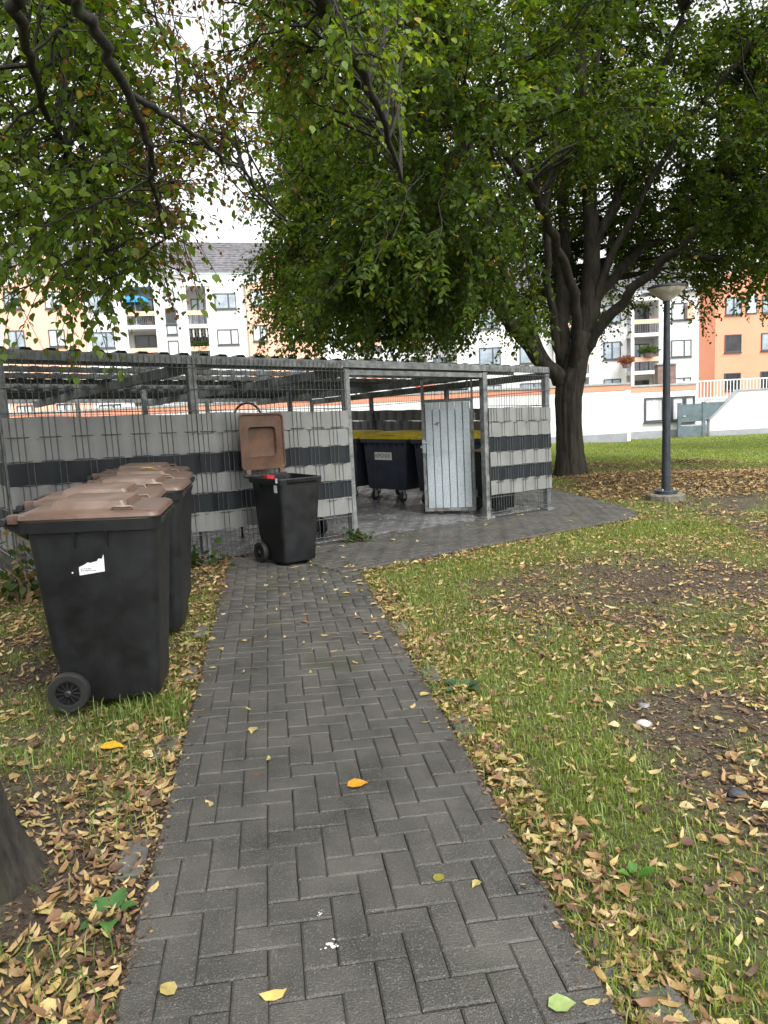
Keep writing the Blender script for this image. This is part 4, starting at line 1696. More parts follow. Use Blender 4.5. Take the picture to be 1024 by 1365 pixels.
grow(ylimbs, np.array(yt), 1, .08, .6, 12, 11, .12, [(.16, .19, .03), (.20, .22, .035), (.12, .165, .028), (.24, .23, .04)], 'yellowing_tree', yel, 'bark', 'leaf_far', LEAF_SIMPLE, seed=31, twig_geo=.3)
yel_b = None

# ------------------------------------------------------------------ buildings
GLASS = ['win_glass', 'win_curtain', 'win_glass', 'win_glass', 'win_curtain']
_wcache = {}


def window(parent, x0, x1, z0, z1, y, split=True, arch=False, glass=None, blind=False):
    """frame + pane, on a wall whose face is at y (front = -y)"""
    w, h = round(x1 - x0, 2), round(z1 - z0, 2)
    key = (w, h, split, arch)
    if key not in _wcache:
        f = .07
        mb = MB()
        if arch:
            r = w / 2
            out_, in_ = [], []
            for k in range(13):
                a = PI * k / 12
                out_.append((r + r * math.cos(a), h - r + r * math.sin(a)))
                in_.append((r + (r - f) * math.cos(a), h - r + (r - f) * math.sin(a)))
            out_ = [(w, 0)] + out_ + [(0, 0)]
            in_ = [(w - f, f)] + in_ + [(f, f)]
            n_ = len(out_)
            vs = [Vector((p[0], -.06, p[1])) for p in out_] + [Vector((p[0], -.06, p[1])) for p in in_] + [Vector((p[0], .02, p[1])) for p in out_] + [Vector((p[0], .02, p[1])) for p in in_]
            fs = []
            for i in range(n_):
                j = (i + 1) % n_
                fs += [(i, j, n_ + j, n_ + i), (i, 2 * n_ + i, 2 * n_ + j, j), (n_ + i, n_ + j, 3 * n_ + j, 3 * n_ + i)]
            mb.add(vs, fs)
            pane = MB()
            pane.prism_y(in_, -.02, .015)
        else:
            mb.box(0, w, -.06, .02, 0, f)
            mb.box(0, w, -.06, .02, h - f, h)
            mb.box(0, f, -.058, .02, f, h - f)
            mb.box(w - f, w, -.058, .02, f, h - f)
            if split:
                mm = w * (.5 if w < 1.4 else .64)
                mb.box(mm - .05, mm + .05, -.057, .02, f, h - f)
            mb.box(-.05, w + .05, -.10, -.002, -.07, -.012)
            pane = MB()
            pane.box(f, w - f, -.02, .015, f, h - f)
        _wcache[key] = (mb.mesh('window'), {}, pane)
    fm, pm, pane = _wcache[key]
    if not fm.materials:
        fm.materials.append(MATS['win_frame'])
    gm = glass or random.choice(GLASS)
    if gm not in pm:
        q = pane.mesh('pane')
        q.materials.append(MATS[gm])
        pm[gm] = q
    o = bpy.data.objects.new('window', fm)
    col.objects.link(o)
    o.parent = parent
    o.location = (x0, y, z0)
    p = bpy.data.objects.new('pane', pm[gm])
    col.objects.link(p)
    p.parent = o
    if blind:
        bl = MB()
        for k in range(int(h / .12)):
            bl.box(.09, w - .09, -.035, -.022, .08 + k * .12, .08 + k * .12 + .075)
        bl.build('blind', 'white_metal', o)
    return o


def wall(parent, x0, x1, y0, y1, z0, z1, material):
    return MB().box(x0, x1, y0, y1, z0, z1).build('wall', material, parent)


def balcony_bay(parent, x0, x1, zs, top, items=()):
    """recessed balcony stack between two columns. zs = floor levels"""
    wall(parent, x0, x1, 1.30, 6, -1, top, 'stucco_grey')
    for c0 in (x0, x1 - .22):
        MB().box(c0, c0 + .22, -.35, -.12, -1, top).build('column', 'stucco_white', parent)
    MB().box(x0 - .1, x1 + .1, -.4, 1.3, top - .25, top).build('balcony_roof', 'stucco_white', parent)
    for i, z in enumerate(zs):
        b_ = MB().box(x0 + .002, x1 - .002, -.38, 1.298, z - .25, z).build('balcony', 'stucco_white', parent)
        MB().box(x0 + .23, x1 - .23, -.34, -.26, z + .66, z + .98).build('parapet_band', 'stucco_peach', b_)
        bars = MB()
        k = x0 + .28
        while k < x1 - .26:
            bars.box(k, k + .045, -.31, -.28, z + .01, z + .655)
            k += .13
        bars.build('balustrade', 'dark_bars', b_)
        window(parent, x0 + .5, x1 - .35, z + .05, z + 2.05, 1.29, glass='win_glass' if i % 2 else 'win_dark')


def gable_section(parent, x0, x1, y0, eave, peak, material, trim='stucco_white'):
    mid = (x0 + x1) / 2
    mb = MB()
    mb.prism_y([(x0, -1), (x1, -1), (x1, eave), (x1 - .9, eave + .1), (mid + .7, peak), (mid - .7, peak), (x0 + .9, eave + .1), (x0, eave)], y0, 6)
    mb.build('wall', material, parent)
    tr = MB()
    for a, b2 in (((x0 - .1, eave), (x0 + .9, eave + .12)), ((x0 + .9, eave + .12), (mid - .7, peak + .02)), ((mid - .7, peak + .02), (mid + .7, peak + .02)), ((mid + .7, peak + .02), (x1 - .9, eave + .12)), ((x1 - .9, eave + .12), (x1 + .1, eave))):
        tr.hexa([(a[0], y0 - .12, a[1] + .003), (b2[0], y0 - .12, b2[1] + .003), (a[0], y0 + .5, a[1] + .003), (b2[0], y0 + .5, b2[1] + .003),
                 (a[0], y0 - .12, a[1] + .16), (b2[0], y0 - .12, b2[1] + .16), (a[0], y0 + .5, a[1] + .16), (b2[0], y0 + .5, b2[1] + .16)])
    tr.build('gable_trim', trim, parent)


def tiled_roof(parent, x0, x1, y0, z0, depth, rise):
    """pitched roof built of tile courses that overlap"""
    mb = MB()
    nrow = 14
    for k in range(nrow):
        a, b2 = k / nrow, (k + 1.12) / nrow
        ya, yb = y0 + depth * a, y0 + depth * b2
        za, zb = z0 + rise * a, z0 + rise * b2
        mb.hexa([(x0, ya, za - .04), (x1, ya, za - .04), (x0, yb, zb - .10), (x1, yb, zb - .10), (x0, ya, za + .10), (x1, ya, za + .10), (x0, yb, zb), (x1, yb, zb)])
    mb.build('roof', 'roof_tile', parent)
    MB().box(x0, x1, y0 - .12, y0 - .002, z0 - .14, z0 + .02).build('gutter', 'coping', parent)


AL = math.atan2(.2336, .9723)
apt = empty('apartment_building', (-25.5, 51.0, 0), AL)
tag(apt, 'long peach and white apartment block with recessed balconies and grey tiled roof', 'building')
SILL = (1.85, 4.40, 6.95, 9.52)
random.seed(3)


def block(s, last=False):
    # peach gabled section [s, s+5.28]
    gable_section(apt, s, s + 5.26, -.45, 11.0, 13.2, 'stucco_peach')
    for i, z in enumerate(SILL):
        for a in (.32, 2.90):
            window(apt, s + a, s + a + 1.06, z, z + 1.16, -.452)
    window(apt, s + 2.15, s + 3.10, 11.3, 12.4, -.452, arch=True)
    # white section with wide windows
    wall(apt, s + 5.27, s + 7.89, 0, 6, -1, 11.2, 'stucco_white')
    for z in SILL:
        window(apt, s + 5.62, s + 7.16, z - .15, z + .97, 0)
    balcony_bay(apt, s + 7.90, s + 10.28, (.60, 3.15, 5.72, 8.28), 11.2)
    # stair tower
    gable_section(apt, s + 10.29, s + 12.10, -.25, 11.5, 11.9, 'stucco_grey')
    window(apt, s + 10.78, s + 11.53, 10.0, 10.8, -.252, arch=True, glass='win_curtain')
    window(apt, s + 10.78, s + 11.53, 8.35, 9.45, -.252, split=False, glass='win_dark')
    window(apt, s + 10.78, s + 11.53, 7.6, 8.28, -.252, split=False, glass='win_curtain')
    window(apt, s + 10.78, s + 11.53, 5.6, 7.18, -.252, split=False, glass='win_curtain')
    window(apt, s + 10.78, s + 11.53, 3.0, 4.6, -.252, split=False, glass='win_curtain')
    balcony_bay(apt, s + 12.11, s + 13.92, (.60, 3.15, 5.72, 8.28), 11.2)
    wall(apt, s + 13.93, s + 16.55, 0, 6, -1, 11.2, 'stucco_white')
    for z in SILL:
        window(apt, s + 14.30, s + 15.86, z - .15, z + .97, 0)


block(0.0)
block(16.56)
gable_section(apt, 33.13, 38.4, -.45, 11.0, 13.2, 'stucco_orange')
for z in SILL:
    for a in (.32, 2.90):
        window(apt, 33.13 + a, 33.13 + a + 1.06, z, z + 1.16, -.452)
wall(apt, -7, -.01, 0, 6, -1, 11.2, 'stucco_white')
for z in SILL:
    window(apt, -3.2, -1.6, z - .15, z + .97, 0)
tiled_roof(apt, -7, 40, -.35, 11.85, 6.5, 3.6)

# parasol and plants on the upper balconies
par = empty('parasol', (0, 0, 0))
par.parent = None
pw_ = apt.matrix_basis @ Vector((8.75, -.05, 8.30))
par.location = pw_
tag(par, 'blue parasol opened on an upper apartment balcony', 'parasol')
mb = MB()
n_ = 10
rings = [[Vector((r * math.cos(2 * PI * k / n_), r * math.sin(2 * PI * k / n_) * .7, z)) for k in range(n_)] for r, z in ((1.02, 1.55), (1.0, 1.72), (.65, 2.0), (.05, 2.15))]
mb.loft(rings, False, True)
mb.build('canopy', 'umbrella', par)
mb = MB()
mb.tube([(0, 0, 0), (0, 0, 2.1)], .03, 6)
mb.build('pole', 'white_metal', par)
mb = MB()
mb.lathe([(.3, 0), (.3, .06), (.05, .1)], 10)
mb.build('foot', 'plinth', par)


def potted_bush(x, y, z, r, hgt, label, matn='leaf_far', pal=((.05, .10, .03), (.08, .14, .03)), seed=1, wide=1.0):
    e = empty('potted_plant', (x, y, z))
    tag(e, label, 'plant')
    mb = MB()
    mb.lathe([(r * .45, 0), (r * .6, .3)], 10)
    mb.build('pot', 'chimney_brick', e)
    g = np.random.default_rng(seed)
    N = 500
    d = unit(g.normal(0, 1, (N, 3)))
    rr = g.random((N, 1)) ** .45
    P = d * rr * np.array([r * wide, r * .7, hgt / 2]) + np.array([0, 0, .3 + hgt / 2])
    V, F, k = scatter(LEAF_SIMPLE, P, unit(d + g.normal(0, .5, (N, 3))), g.normal(0, 1, (N, 3)), g.uniform(.1, .22, N))
    pc = np.array(pal)[g.integers(0, len(pal), N)] * g.uniform(.6, 1.3, (N, 1))
    o = np_mesh('foliage', V, F, matn, e, C=np.repeat(pc, k, 0))
    o['kind'] = 'stuff'
    return e


w_ = apt.matrix_basis
for i, (s, yy, z, r, h, lab) in enumerate([(13.0, .1, 5.73, .75, 1.2, 'bushy green plant on the balcony under the striped awning'), (9.6, .1, 8.29, .55, 1.0, 'leafy plant beside the blue parasol on the balcony')]):
    q = w_ @ Vector((s, yy, z))
    potted_bush(q.x, q.y, q.z, r, h, lab, seed=50 + i)
aw = empty('striped_awning', (0, 0, 0))
q = w_ @ Vector((12.35, -.25, 7.75))
aw.location = q
aw.rotation_euler = (0, 0, AL)
tag(aw, 'pale scalloped awning hanging in an upper balcony of the block', 'awning')
for k in range(6):
    MB().box(k * .23, k * .23 + .115, -.03, .03, -.32 - .06 * (k % 2), .24).build('awning_stripe', 'awning_stripe' if k % 2 else 'win_frame', aw)
MB().box(-.02, 1.38, -.04, .04, .241, .28).build('awning_rail', 'white_metal', aw)

# right hand house
hz = empty('orange_house', (18.0, 54.0, 0), 0)
tag(hz, 'orange gabled house with arched window joined to a white balcony wing', 'building')
SR = (1.60, 4.33, 6.97)
wall(hz, 2.9, 5.75, 0, 6, -1, 9.4, 'stucco_white')
for i, z in enumerate(SR):
    window(hz, 3.70, 5.20, z - .1, z + 1.13, 0, glass='win_curtain' if i != 1 else 'win_glass', blind=(i == 1))
MB().box(4.78, 5.18, -.30, -.12, 6.95, 8.05).build('hanging_blanket', 'stucco_peach', hz)
# chamfered corner then the orange gable
mb = MB()
mb.prism([(5.755, -.005), (6.53, -.9), (6.53, 6), (5.755, 6)], -1, 9.2)
mb.build('wall', 'stucco_orange', hz)
gable_section(hz, 6.532, 12.2, -.9, 9.0, 10.3, 'stucco_orange')
wall(hz, 12.21, 19, 0, 6, -1, 9.4, 'stucco_white')
for i, z in enumerate(SR):
    window(hz, 7.22, 8.42, z, z + 1.25, -.902, split=(i == 2), glass='win_dark' if i < 2 else 'win_glass')
    window(hz, 9.86, 11.1, z, z + 1.25, -.902, glass='win_dark' if i == 0 else 'win_glass')
window(hz, 8.69, 9.53, 6.97, 8.5, -.902, arch=True, glass='win_curtain')
balcony_bay(hz, .65, 2.89, (.65, 3.35, 6.05), 8.6)
wall(hz, -2.2, .64, .6, 6, -1, 9.0, 'stucco_white')
for z in SR:
    window(hz, -1.1, .2, z, z + 1.3, .598, glass='win_glass')
balcony_bay(hz, -5.0, -2.21, (.65, 3.35, 6.05), 8.6)
wall(hz, -12, -5.01, .3, 6, -1, 9.0, 'stucco_white')
for z in SR:
    window(hz, -7.4, -5.8, z, z + 1.3, .298)
    window(hz, -10.4, -8.8, z, z + 1.3, .298)
tiled_roof(hz, -12, 6.4, -.2, 9.05, 6, 3.2)
q = hz.location
fl_ = potted_bush(q.x + 1.9, q.y - .35, 4.30, .7, .45, 'flower box with greenery on the white wing balcony rail', seed=61, wide=1.1)
potted_bush(q.x + .3, q.y - .30, 3.60, .55, .55, 'pink flower box at the balcony corner beside the brick pillar', pal=((.45, .12, .14), (.40, .18, .16), (.08, .12, .04)), seed=62)
ch = empty('brick_pillar', (19.7, 50.0, 0))
tag(ch, 'short brick pillar rising behind the garden wall coping', 'pillar')
MB().box(-.62, .62, -.3, .3, -1, 3.55).build('shaft', 'chimney_brick', ch)
MB().box(-.70, .70, -.38, .38, 3.551, 3.68).build('cap', 'coping', ch)
aw = empty('red_awning', (2.9, 45.0, 0))
tag(aw, 'small red awning seen through the mesh above the gate leaf', 'awning')
MB().hexa([(-.55, -.5, 2.42), (.65, -.5, 2.42), (-.55, .2, 2.60), (.65, .2, 2.60), (-.55, -.5, 2.50), (.65, -.5, 2.50), (-.55, .2, 2.85), (.65, .2, 2.85)]).build('canopy', 'awning', aw)
for xx in (-.5, .6):
    MB().box(xx - .03, xx + .03, .12, .18, -.3, 2.6).build('post', 'dark_bars', aw)


# ------------------------------------------------------------------ garden walls
def run_wall(name, a, b2, top, label, band=True, th=.25, material='stucco_white', zbase=None, plinth_top=.04):
    a, b2 = np.array(a, float), np.array(b2, float)
    L_ = float(np.linalg.norm(b2 - a))
    e = empty(name, (a[0], a[1], 0), math.atan2(b2[1] - a[1], b2[0] - a[0]))
    tag(e, label, 'wall')
    zb = -.75 if zbase is None else zbase
    bt = top - .30 if band else top - .06
    MB().box(0, L_, 0, th, zb, bt).build('wall_face', material, e)
    if band:
        MB().box(0, L_, -.02, th + .02, bt, top - .08).build('coloured_band', 'stucco_orange', e)
    MB().box(-.03, L_ + .03, -.05, th + .05, top - .08 if band else bt, top).build('coping', 'coping', e)
    MB().box(-.01, L_ + .01, -.015, .0, zb, plinth_top).build('plinth', 'plinth', e)
    return e


run_wall('garden_wall', (-26, 26.6), (10.0, 29.3), 2.06, 'long white garden wall with orange band running behind the enclosure and the tree')
w2 = run_wall('garden_wall', (10.02, 31.2), (13.75, 31.5), 1.96, 'recessed white wall with orange band and pale window panels', plinth_top=-.02)
run_wall('garden_wall', (10.0, 31.4), (10.0, 29.58), 2.06, 'short return wall linking the long garden wall to the recessed one')
for k, (x0, x1) in enumerate(((1.42, 2.28), (2.30, 2.62), (2.64, 3.20), (3.22, 3.68))):
    window(w2, x0, x1, .36, 1.40, -.003, split=False, glass='win_curtain')
# ramp wall with sloping top
rw = empty('ramp_wall', (14.05, 30.8, 0))
tag(rw, 'white ramp wall with a sloping end and grey plinth', 'wall')
MB().prism_y([(0, -.75), (9, -.75), (9, 1.52), (1.25, 1.50), (0, .30)], 0, .3).build('wall_face', 'stucco_white', rw)
MB().prism_y([(-.02, .303), (1.24, 1.503), (9, 1.523), (9, 1.575), (1.22, 1.56), (-.02, .37)], -.04, .34).build('coping', 'coping', rw)
MB().box(-.01, 9, -.015, -.001, -.75, -.12).build('plinth', 'plinth', rw)
rl = empty('white_railing', (13.8, 33.2, 0))
tag(rl, 'white bar railing along the terrace below the orange house', 'railing')
MB().box(0, 9, -.02, .02, 2.0, 2.05).build('top_rail', 'white_metal', rl)
for k in range(60):
    MB().box(k * .15, k * .15 + .03, -.012, .012, 1.28, 1.999).build('bar', 'white_metal', rl)
for k in range(7):
    MB().box(k * 1.48 + .05, k * 1.48 + .10, -.03, .03, -.75, 1.28).build('rail_post', 'white_metal', rl)
MB().box(-.1, 9, -.02, .02, 1.20, 1.279).build('bottom_rail', 'white_metal', rl)
run_wall('terrace_wall', (13.78, 33.4), (24, 33.8), 1.30, 'low white terrace wall under the white railing', band=False)
gt = empty('garden_gate', (12.80, 30.95, 0))
tag(gt, 'grey green sheet metal garden gate between the white walls', 'gate')
for x0 in (-.06, .98):
    MB().box(x0, x0 + .14, -.05, .05, -.6, 1.12).build('gate_post', 'gate_metal', gt)
MB().box(.081, .979, -.02, .02, .30, 1.05).build('gate_panel', 'gate_metal', gt)
MB().box(.081, .979, -.02, .02, -.36, .12).build('gate_panel', 'gate_metal', gt)
MB().box(.081, .979, -.025, .025, .1205, .175).build('gate_rail', 'coping', gt)
MB().box(1.121, 2.4, -.02, .02, .42, 1.08).build('side_panel', 'gate_metal', gt)
MB().tube([(.16, -.03, .55), (.16, -.07, .55), (.26, -.07, .55)], .012, 6).build('handle', 'white_metal', gt)
# sloping white stair wall behind the shed
rw2 = empty('stair_wall', (-1.3, 24.5, 0))
tag(rw2, 'white stair wall with sloping top seen through the gate opening', 'wall')
MB().prism_y([(0, -.3), (4.2, -.3), (4.2, 1.32), (1.1, 1.27), (0, .55)], 0, .25).build('wall_face', 'stucco_grey', rw2)
MB().prism_y([(-.02, .553), (1.1, 1.273), (4.2, 1.323), (4.2, 1.37), (1.08, 1.33), (-.02, .62)], -.03, .28).build('coping', 'coping', rw2)

# ------------------------------------------------------------------ grass
def grass_field(name, N, xr, yr, hmin, hmax, wid, label, seed, ybias=1.0, dens_pow=1.0):
    g = np.random.default_rng(seed)
    y = yr[0] + (yr[1] - yr[0]) * g.random(N) ** ybias
    # sample x inside the view wedge plus a margin
    lo, hi_ = np.maximum(-.66 * y - .8, xr[0]), np.minimum(.66 * y + .8, xr[1])
    x = lo + (hi_ - lo) * g.random(N)
    x = x + g.normal(0, .02, N)
    d = grass_density(x, y)
    ok = g.random(N) < d ** dens_pow
    ok &= paved_sd(x, y) > .005
    # not through the bins or the trunks
    ok &= np.hypot(x + 1.5, y - 1.95) > .46
    x, y, d = x[ok], y[ok], d[ok]
    n_ = len(x)
    z = lawn_z(x, y) - .004
    h = (hmin + (hmax - hmin) * g.random(n_) ** 1.6) * (.55 + .6 * d) * (.7 + .7 * fnoise(x, y, .5, 61))
    an = g.uniform(0, 2 * PI, n_)
    lean = g.uniform(.15, 1.0, n_)
    dx, dy = np.cos(an), np.sin(an)
    px, py = -dy, dx
    w = wid * g.uniform(.6, 1.3, n_)
    B = np.stack([x, y, z], 1)
    side = np.stack([px, py, np.zeros(n_)], 1) * w[:, None]
    midp = B + np.stack([dx * lean * h * .3, dy * lean * h * .3, h * .62], 1)
    tipp = B + np.stack([dx * lean * h, dy * lean * h, h * (1 - .28 * lean)], 1)
    V = np.stack([B - side, B + side, midp + side * .75, midp - side * .75, tipp], 1).reshape(-1, 3)
    base = np.arange(n_)[:, None] * 5
    F = np.concatenate([base + np.array([[0, 1, 2]]), base + np.array([[0, 2, 3]]), base + np.array([[3, 2, 4]])], 0)
    pal = np.array([(.130, .190, .020), (.165, .225, .026), (.095, .145, .018), (.205, .250, .038), (.27, .25, .09)])
    pk = g.choice(5, n_, p=[.34, .26, .22, .12, .06])
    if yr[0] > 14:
        pal = pal * np.array([1.25, 1.22, 1.2])       # stronger daylight on the open turf, put into the blade colour
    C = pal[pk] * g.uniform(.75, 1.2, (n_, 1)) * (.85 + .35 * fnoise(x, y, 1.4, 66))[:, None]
    o = np_mesh(name, V, F, 'grass', C=np.repeat(C, 5, 0))
    tag(o, label, 'grass', kind='stuff')
    return n_


n1 = grass_field('grass', 430000, (-4.4, 7.5), (1.0, 9.0), .018, .05, .0019, 'short green grass growing in patches beside the path', 101, ybias=.9)
n2 = grass_field('grass', 150000, (-7, 11.5), (8.0, 17.0), .025, .06, .0030, 'patchy grass around the lamp post and forecourt', 102)
n3 = grass_field('grass', 110000, (2, 24), (15.0, 31.5), .03, .055, .007, 'bright green lawn running up to the garden walls', 103)
print('grass blades', n1, n2, n3)

# tufts of taller grass against the bins and the path edge
def tuft_points():
    g = np.random.default_rng(44)
    pts = []
    for (cx, cy, sx, sy, n_) in ((-1.16, 3.42, .12, .07, 260), (-1.0, 3.35, .10, .12, 200), (-1.35, 3.30, .15, .05, 120), (-1.15, 4.5, .08, .2, 160), (-1.42, 2.85, .25, .1, 120), (-1.22, 5.3, .07, .3, 140), (1.0, 4.6, .25, .25, 200), (.75, 2.4, .1, .15, 60),
                                 (1.5, 1.75, .2, .1, 60), (.35, 3.9, .12, .3, 200), (.15, 5.2, .12, .4, 200), (-1.0, 2.4, .08, .15, 80), (-.95, 1.72, .08, .06, 60)):
        pts.append(np.stack([g.normal(cx, sx, n_), g.normal(cy, sy, n_)], 1))
    p = np.concatenate(pts)
    return p[paved_sd(p[:, 0], p[:, 1]) > .02]


tp = tuft_points()
g = np.random.default_rng(45)
n_ = len(tp)
h = g.uniform(.05, .13, n_)
an = g.uniform(0, 2 * PI, n_)
lean = g.uniform(.2, .9, n_)
B = np.stack([tp[:, 0], tp[:, 1], lawn_z(tp[:, 0], tp[:, 1]) - .004], 1)
dv = np.stack([np.cos(an), np.sin(an), np.zeros(n_)], 1)
side = np.stack([-np.sin(an), np.cos(an), np.zeros(n_)], 1) * .0022
midp = B + dv * (lean * h * .3)[:, None] + np.array([0, 0, 1]) * (h * .62)[:, None]
tipp = B + dv * (lean * h)[:, None] + np.array([0, 0, 1]) * (h * (1 - .3 * lean))[:, None]
V = np.stack([B - side, B + side, midp + side * .8, midp - side * .8, tipp], 1).reshape(-1, 3)
base = np.arange(n_)[:, None] * 5
F = np.concatenate([base + np.array([[0, 1, 2]]), base + np.array([[0, 2, 3]]), base + np.array([[3, 2, 4]])], 0)
C = np.array([(.12, .19, .03)]) * g.uniform(.6, 1.3, (n_, 1))
tag(np_mesh('grass_tufts', V, F, 'grass', C=np.repeat(C, 5, 0)), 'taller grass tufts at the foot of the bins and path edge', 'grass', kind='stuff')

# ------------------------------------------------------------------ fallen leaves
LPAL = np.array([(.37, .25, .095), (.43, .32, .135), (.29, .17, .075), (.36, .29, .10), (.19, .10, .05), (.11, .06, .034), (.47, .38, .20), (.24, .135, .065)])
LPW = np.array([.17, .14, .16, .08, .16, .15, .07, .07])


def litter_density(x, y):
    sd_ = paved_sd(x, y)
    a, l = to_path(x, y)
    d = .22 + .6 * sstep(.40, .66, fnoise(x, y, .8, 71) * .8 + fnoise(x, y, .22, 75) * .25)
    band = (a > 0) * np.exp(-((sd_ - .09 - .06 * vnoise(x, y, .5, 80)) / .085) ** 2) * (.5 + 1.3 * sstep(5.5, 1.5, l))
    bandl = (a < 0) * np.exp(-((sd_ - .10) / .12) ** 2) * .8
    d = d + band * 1.5 + bandl
    d = d + .8 * np.exp(-((x + 1.3) ** 2 + (y - 1.6) ** 2) / .7) * (x < -.5)
    d = d * (1 - .55 * sstep(8.3, 10, y)) + 1.5 * litter_zone(x, y)
    d = d * (1 - .93 * sstep(14.5, 17, y) * (1 - litter_zone(x, y)))
    return np.where(sd_ > .0, d, 0)


def place_litter(x, y, z, g, size, flat=.24):
    n_ = len(x)
    an = g.uniform(0, 2 * PI, n_)
    a = np.stack([np.cos(an), np.sin(an), g.normal(0, flat * .6, n_)], 1)
    nn = np.stack([g.normal(0, flat, n_), g.normal(0, flat, n_), np.ones(n_)], 1)
    pick = g.choice(len(LPAL), n_, p=LPW / LPW.sum())
    C = LPAL[pick] * g.uniform(.75, 1.15, (n_, 1))
    P = np.stack([x, y, z], 1)
    return P, a, nn, C


def litter_field(name, N, yr, size, label, seed, broad=.25):
    g = np.random.default_rng(seed)
    y = yr[0] + (yr[1] - yr[0]) * g.random(N) ** .72
    lo, hi_ = np.maximum(-.66 * y - .6, -5.2), np.minimum(.66 * y + .6, 12)
    x = lo + (hi_ - lo) * g.random(N)
    d = litter_density(x, y)
    ok = g.random(N) * 2.0 < d
    x, y = x[ok], y[ok]
    ok = (np.hypot(x + 1.5, y - 1.95) > .42) & (np.hypot(x - LX, y - LY) > .3)
    x, y = x[ok], y[ok]
    n_ = len(x)
    z = lawn_z(x, y) + .006 + g.uniform(0, .018, n_)
    P, a, nn, C = place_litter(x, y, z, g, size)
    isb = g.random(n_) < broad
    out = []
    sz = size * (.45 + .95 * g.random(n_) ** 1.1)
    V1, F1, k1 = scatter(BRACT, P[~isb], a[~isb], nn[~isb], sz[~isb], width=sz[~isb] * g.uniform(.42, .85, (~isb).sum()), curl=g.uniform(.3, 1.9, (~isb).sum()) * np.where(g.random((~isb).sum()) < .35, -1, 1))
    V2, F2, k2 = scatter(LEAF_FULL, P[isb], a[isb], nn[isb], sz[isb] * .95, curl=g.uniform(.5, 3.0, isb.sum()))
    Vv = np.concatenate([V1, V2])
    Ff = np.concatenate([F1, F2 + len(V1)])
    Cc = np.concatenate([np.repeat(C[~isb], k1, 0), np.repeat(C[isb], k2, 0)])
    o = np_mesh(name, Vv, Ff, 'litter', C=Cc)
    tag(o, label, 'leaves', kind='stuff')
    return n_


l1 = litter_field('leaf_litter', 150000, (1.0, 9.5), .048, 'tan and yellow fallen leaves strewn over the lawns beside the path', 201, broad=.09)
l2 = litter_field('leaf_litter', 130000, (8.5, 18.5), .075, 'brown leaf litter heaped on the low mounds around the lamp post', 202, broad=.1)


def debris(N, yr, seed):
    g = np.random.default_rng(seed)
    y = yr[0] + (yr[1] - yr[0]) * g.random(N) ** .7
    lo, hi_ = np.maximum(-.64 * y - .4, -5), np.minimum(.64 * y + .4, 8)
    x = lo + (hi_ - lo) * g.random(N)
    sd_ = paved_sd(x, y)
    d = .5 + .9 * np.exp(-((sd_ - .05) / .12) ** 2) + .5 * (1 - grass_density(x, y))
    ok = (g.random(N) * 1.9 < d) & (sd_ > -.02) & (np.hypot(x + 1.55, y - 1.93) > .38)
    ok |= (sd_ < 0) & (sd_ > -.07) & (g.random(N) < .10)
    x, y, sd_ = x[ok], y[ok], sd_[ok]
    n_ = len(x)
    z = np.where(sd_ > .01, lawn_z(x, y) + .003 + g.uniform(0, .006, n_), gz(x) + PT + .002)
    an = g.uniform(0, 2 * PI, n_)
    a = np.stack([np.cos(an), np.sin(an), g.normal(0, .2, n_)], 1)
    nn = np.stack([g.normal(0, .35, n_), g.normal(0, .35, n_), np.ones(n_)], 1)
    sz = g.uniform(.008, .026, n_)
    V, F, k = scatter(LEAF_SIMPLE, np.stack([x, y, z], 1), a, nn, sz, width=sz * g.uniform(.4, 1.1, n_))
    pal = np.array([(.10, .06, .035), (.06, .038, .024), (.20, .13, .07), (.30, .22, .12), (.15, .09, .05), (.035, .024, .018)])
    C = pal[g.integers(0, 6, n_)] * g.uniform(.7, 1.2, (n_, 1))
    o = np_mesh('leaf_crumbs', V, F, 'litter', C=np.repeat(C, k, 0))
    tag(o, 'brown crumbs of rotted leaf and bark on the soil between grass', 'leaf crumbs', kind='stuff')
    return n_


print('litter', l1, l2, debris(230000, (1.0, 9.5), 207))

# single leaves lying on the pavers
g = np.random.default_rng(303)
LMESH = []
for kind in range(8):
    tm = BRACT if kind < 6 else LEAF_FULL
    V, F, k = scatter(tm, np.zeros((1, 3)), np.array([[1., 0, 0]]), np.array([[0, 0, 1.]]), np.array([.055]), width=np.array([.055 * g.uniform(.6, 1.0)]), curl=np.array([g.uniform(.4, 1.9)]))
    V[:, 0] -= .027
    V[:, 2] -= V[:, 2].min()
    me = bpy.data.meshes.new('fallen_leaf')
    me.from_pydata([tuple(v) for v in V], [], [tuple(f) for f in F])
    c_ = LPAL[[0, 1, 3, 6, 2, 5, 3, 4][kind]]
    at_ = me.attributes.new('Col', 'FLOAT_COLOR', 'POINT')
    c4 = np.ones((len(V), 4), dtype=np.float32)
    c4[:, :3] = c_ * 1.05
    at_.data.foreach_set('color', c4.ravel())
    me.materials.append(MATS['litter'])
    me.update()
    LMESH.append(me)


LOOK = ['narrow golden tan', 'narrow straw-coloured', 'narrow mustard yellow', 'narrow cream-coloured', 'narrow chestnut brown', 'narrow dark brown', 'broad mustard yellow', 'broad reddish brown']


def fallen(x, y, z, me, rz, s, label, group, tiltv=(0, 0)):
    o = bpy.data.objects.new('fallen_leaf', me)
    col.objects.link(o)
    o.location = (x, y, z)
    o.rotation_euler = (tiltv[0], tiltv[1] + .032 * math.cos(rz), rz)
    o.scale = (s, s, s)
    tag(o, label, 'leaf', group)
    return o


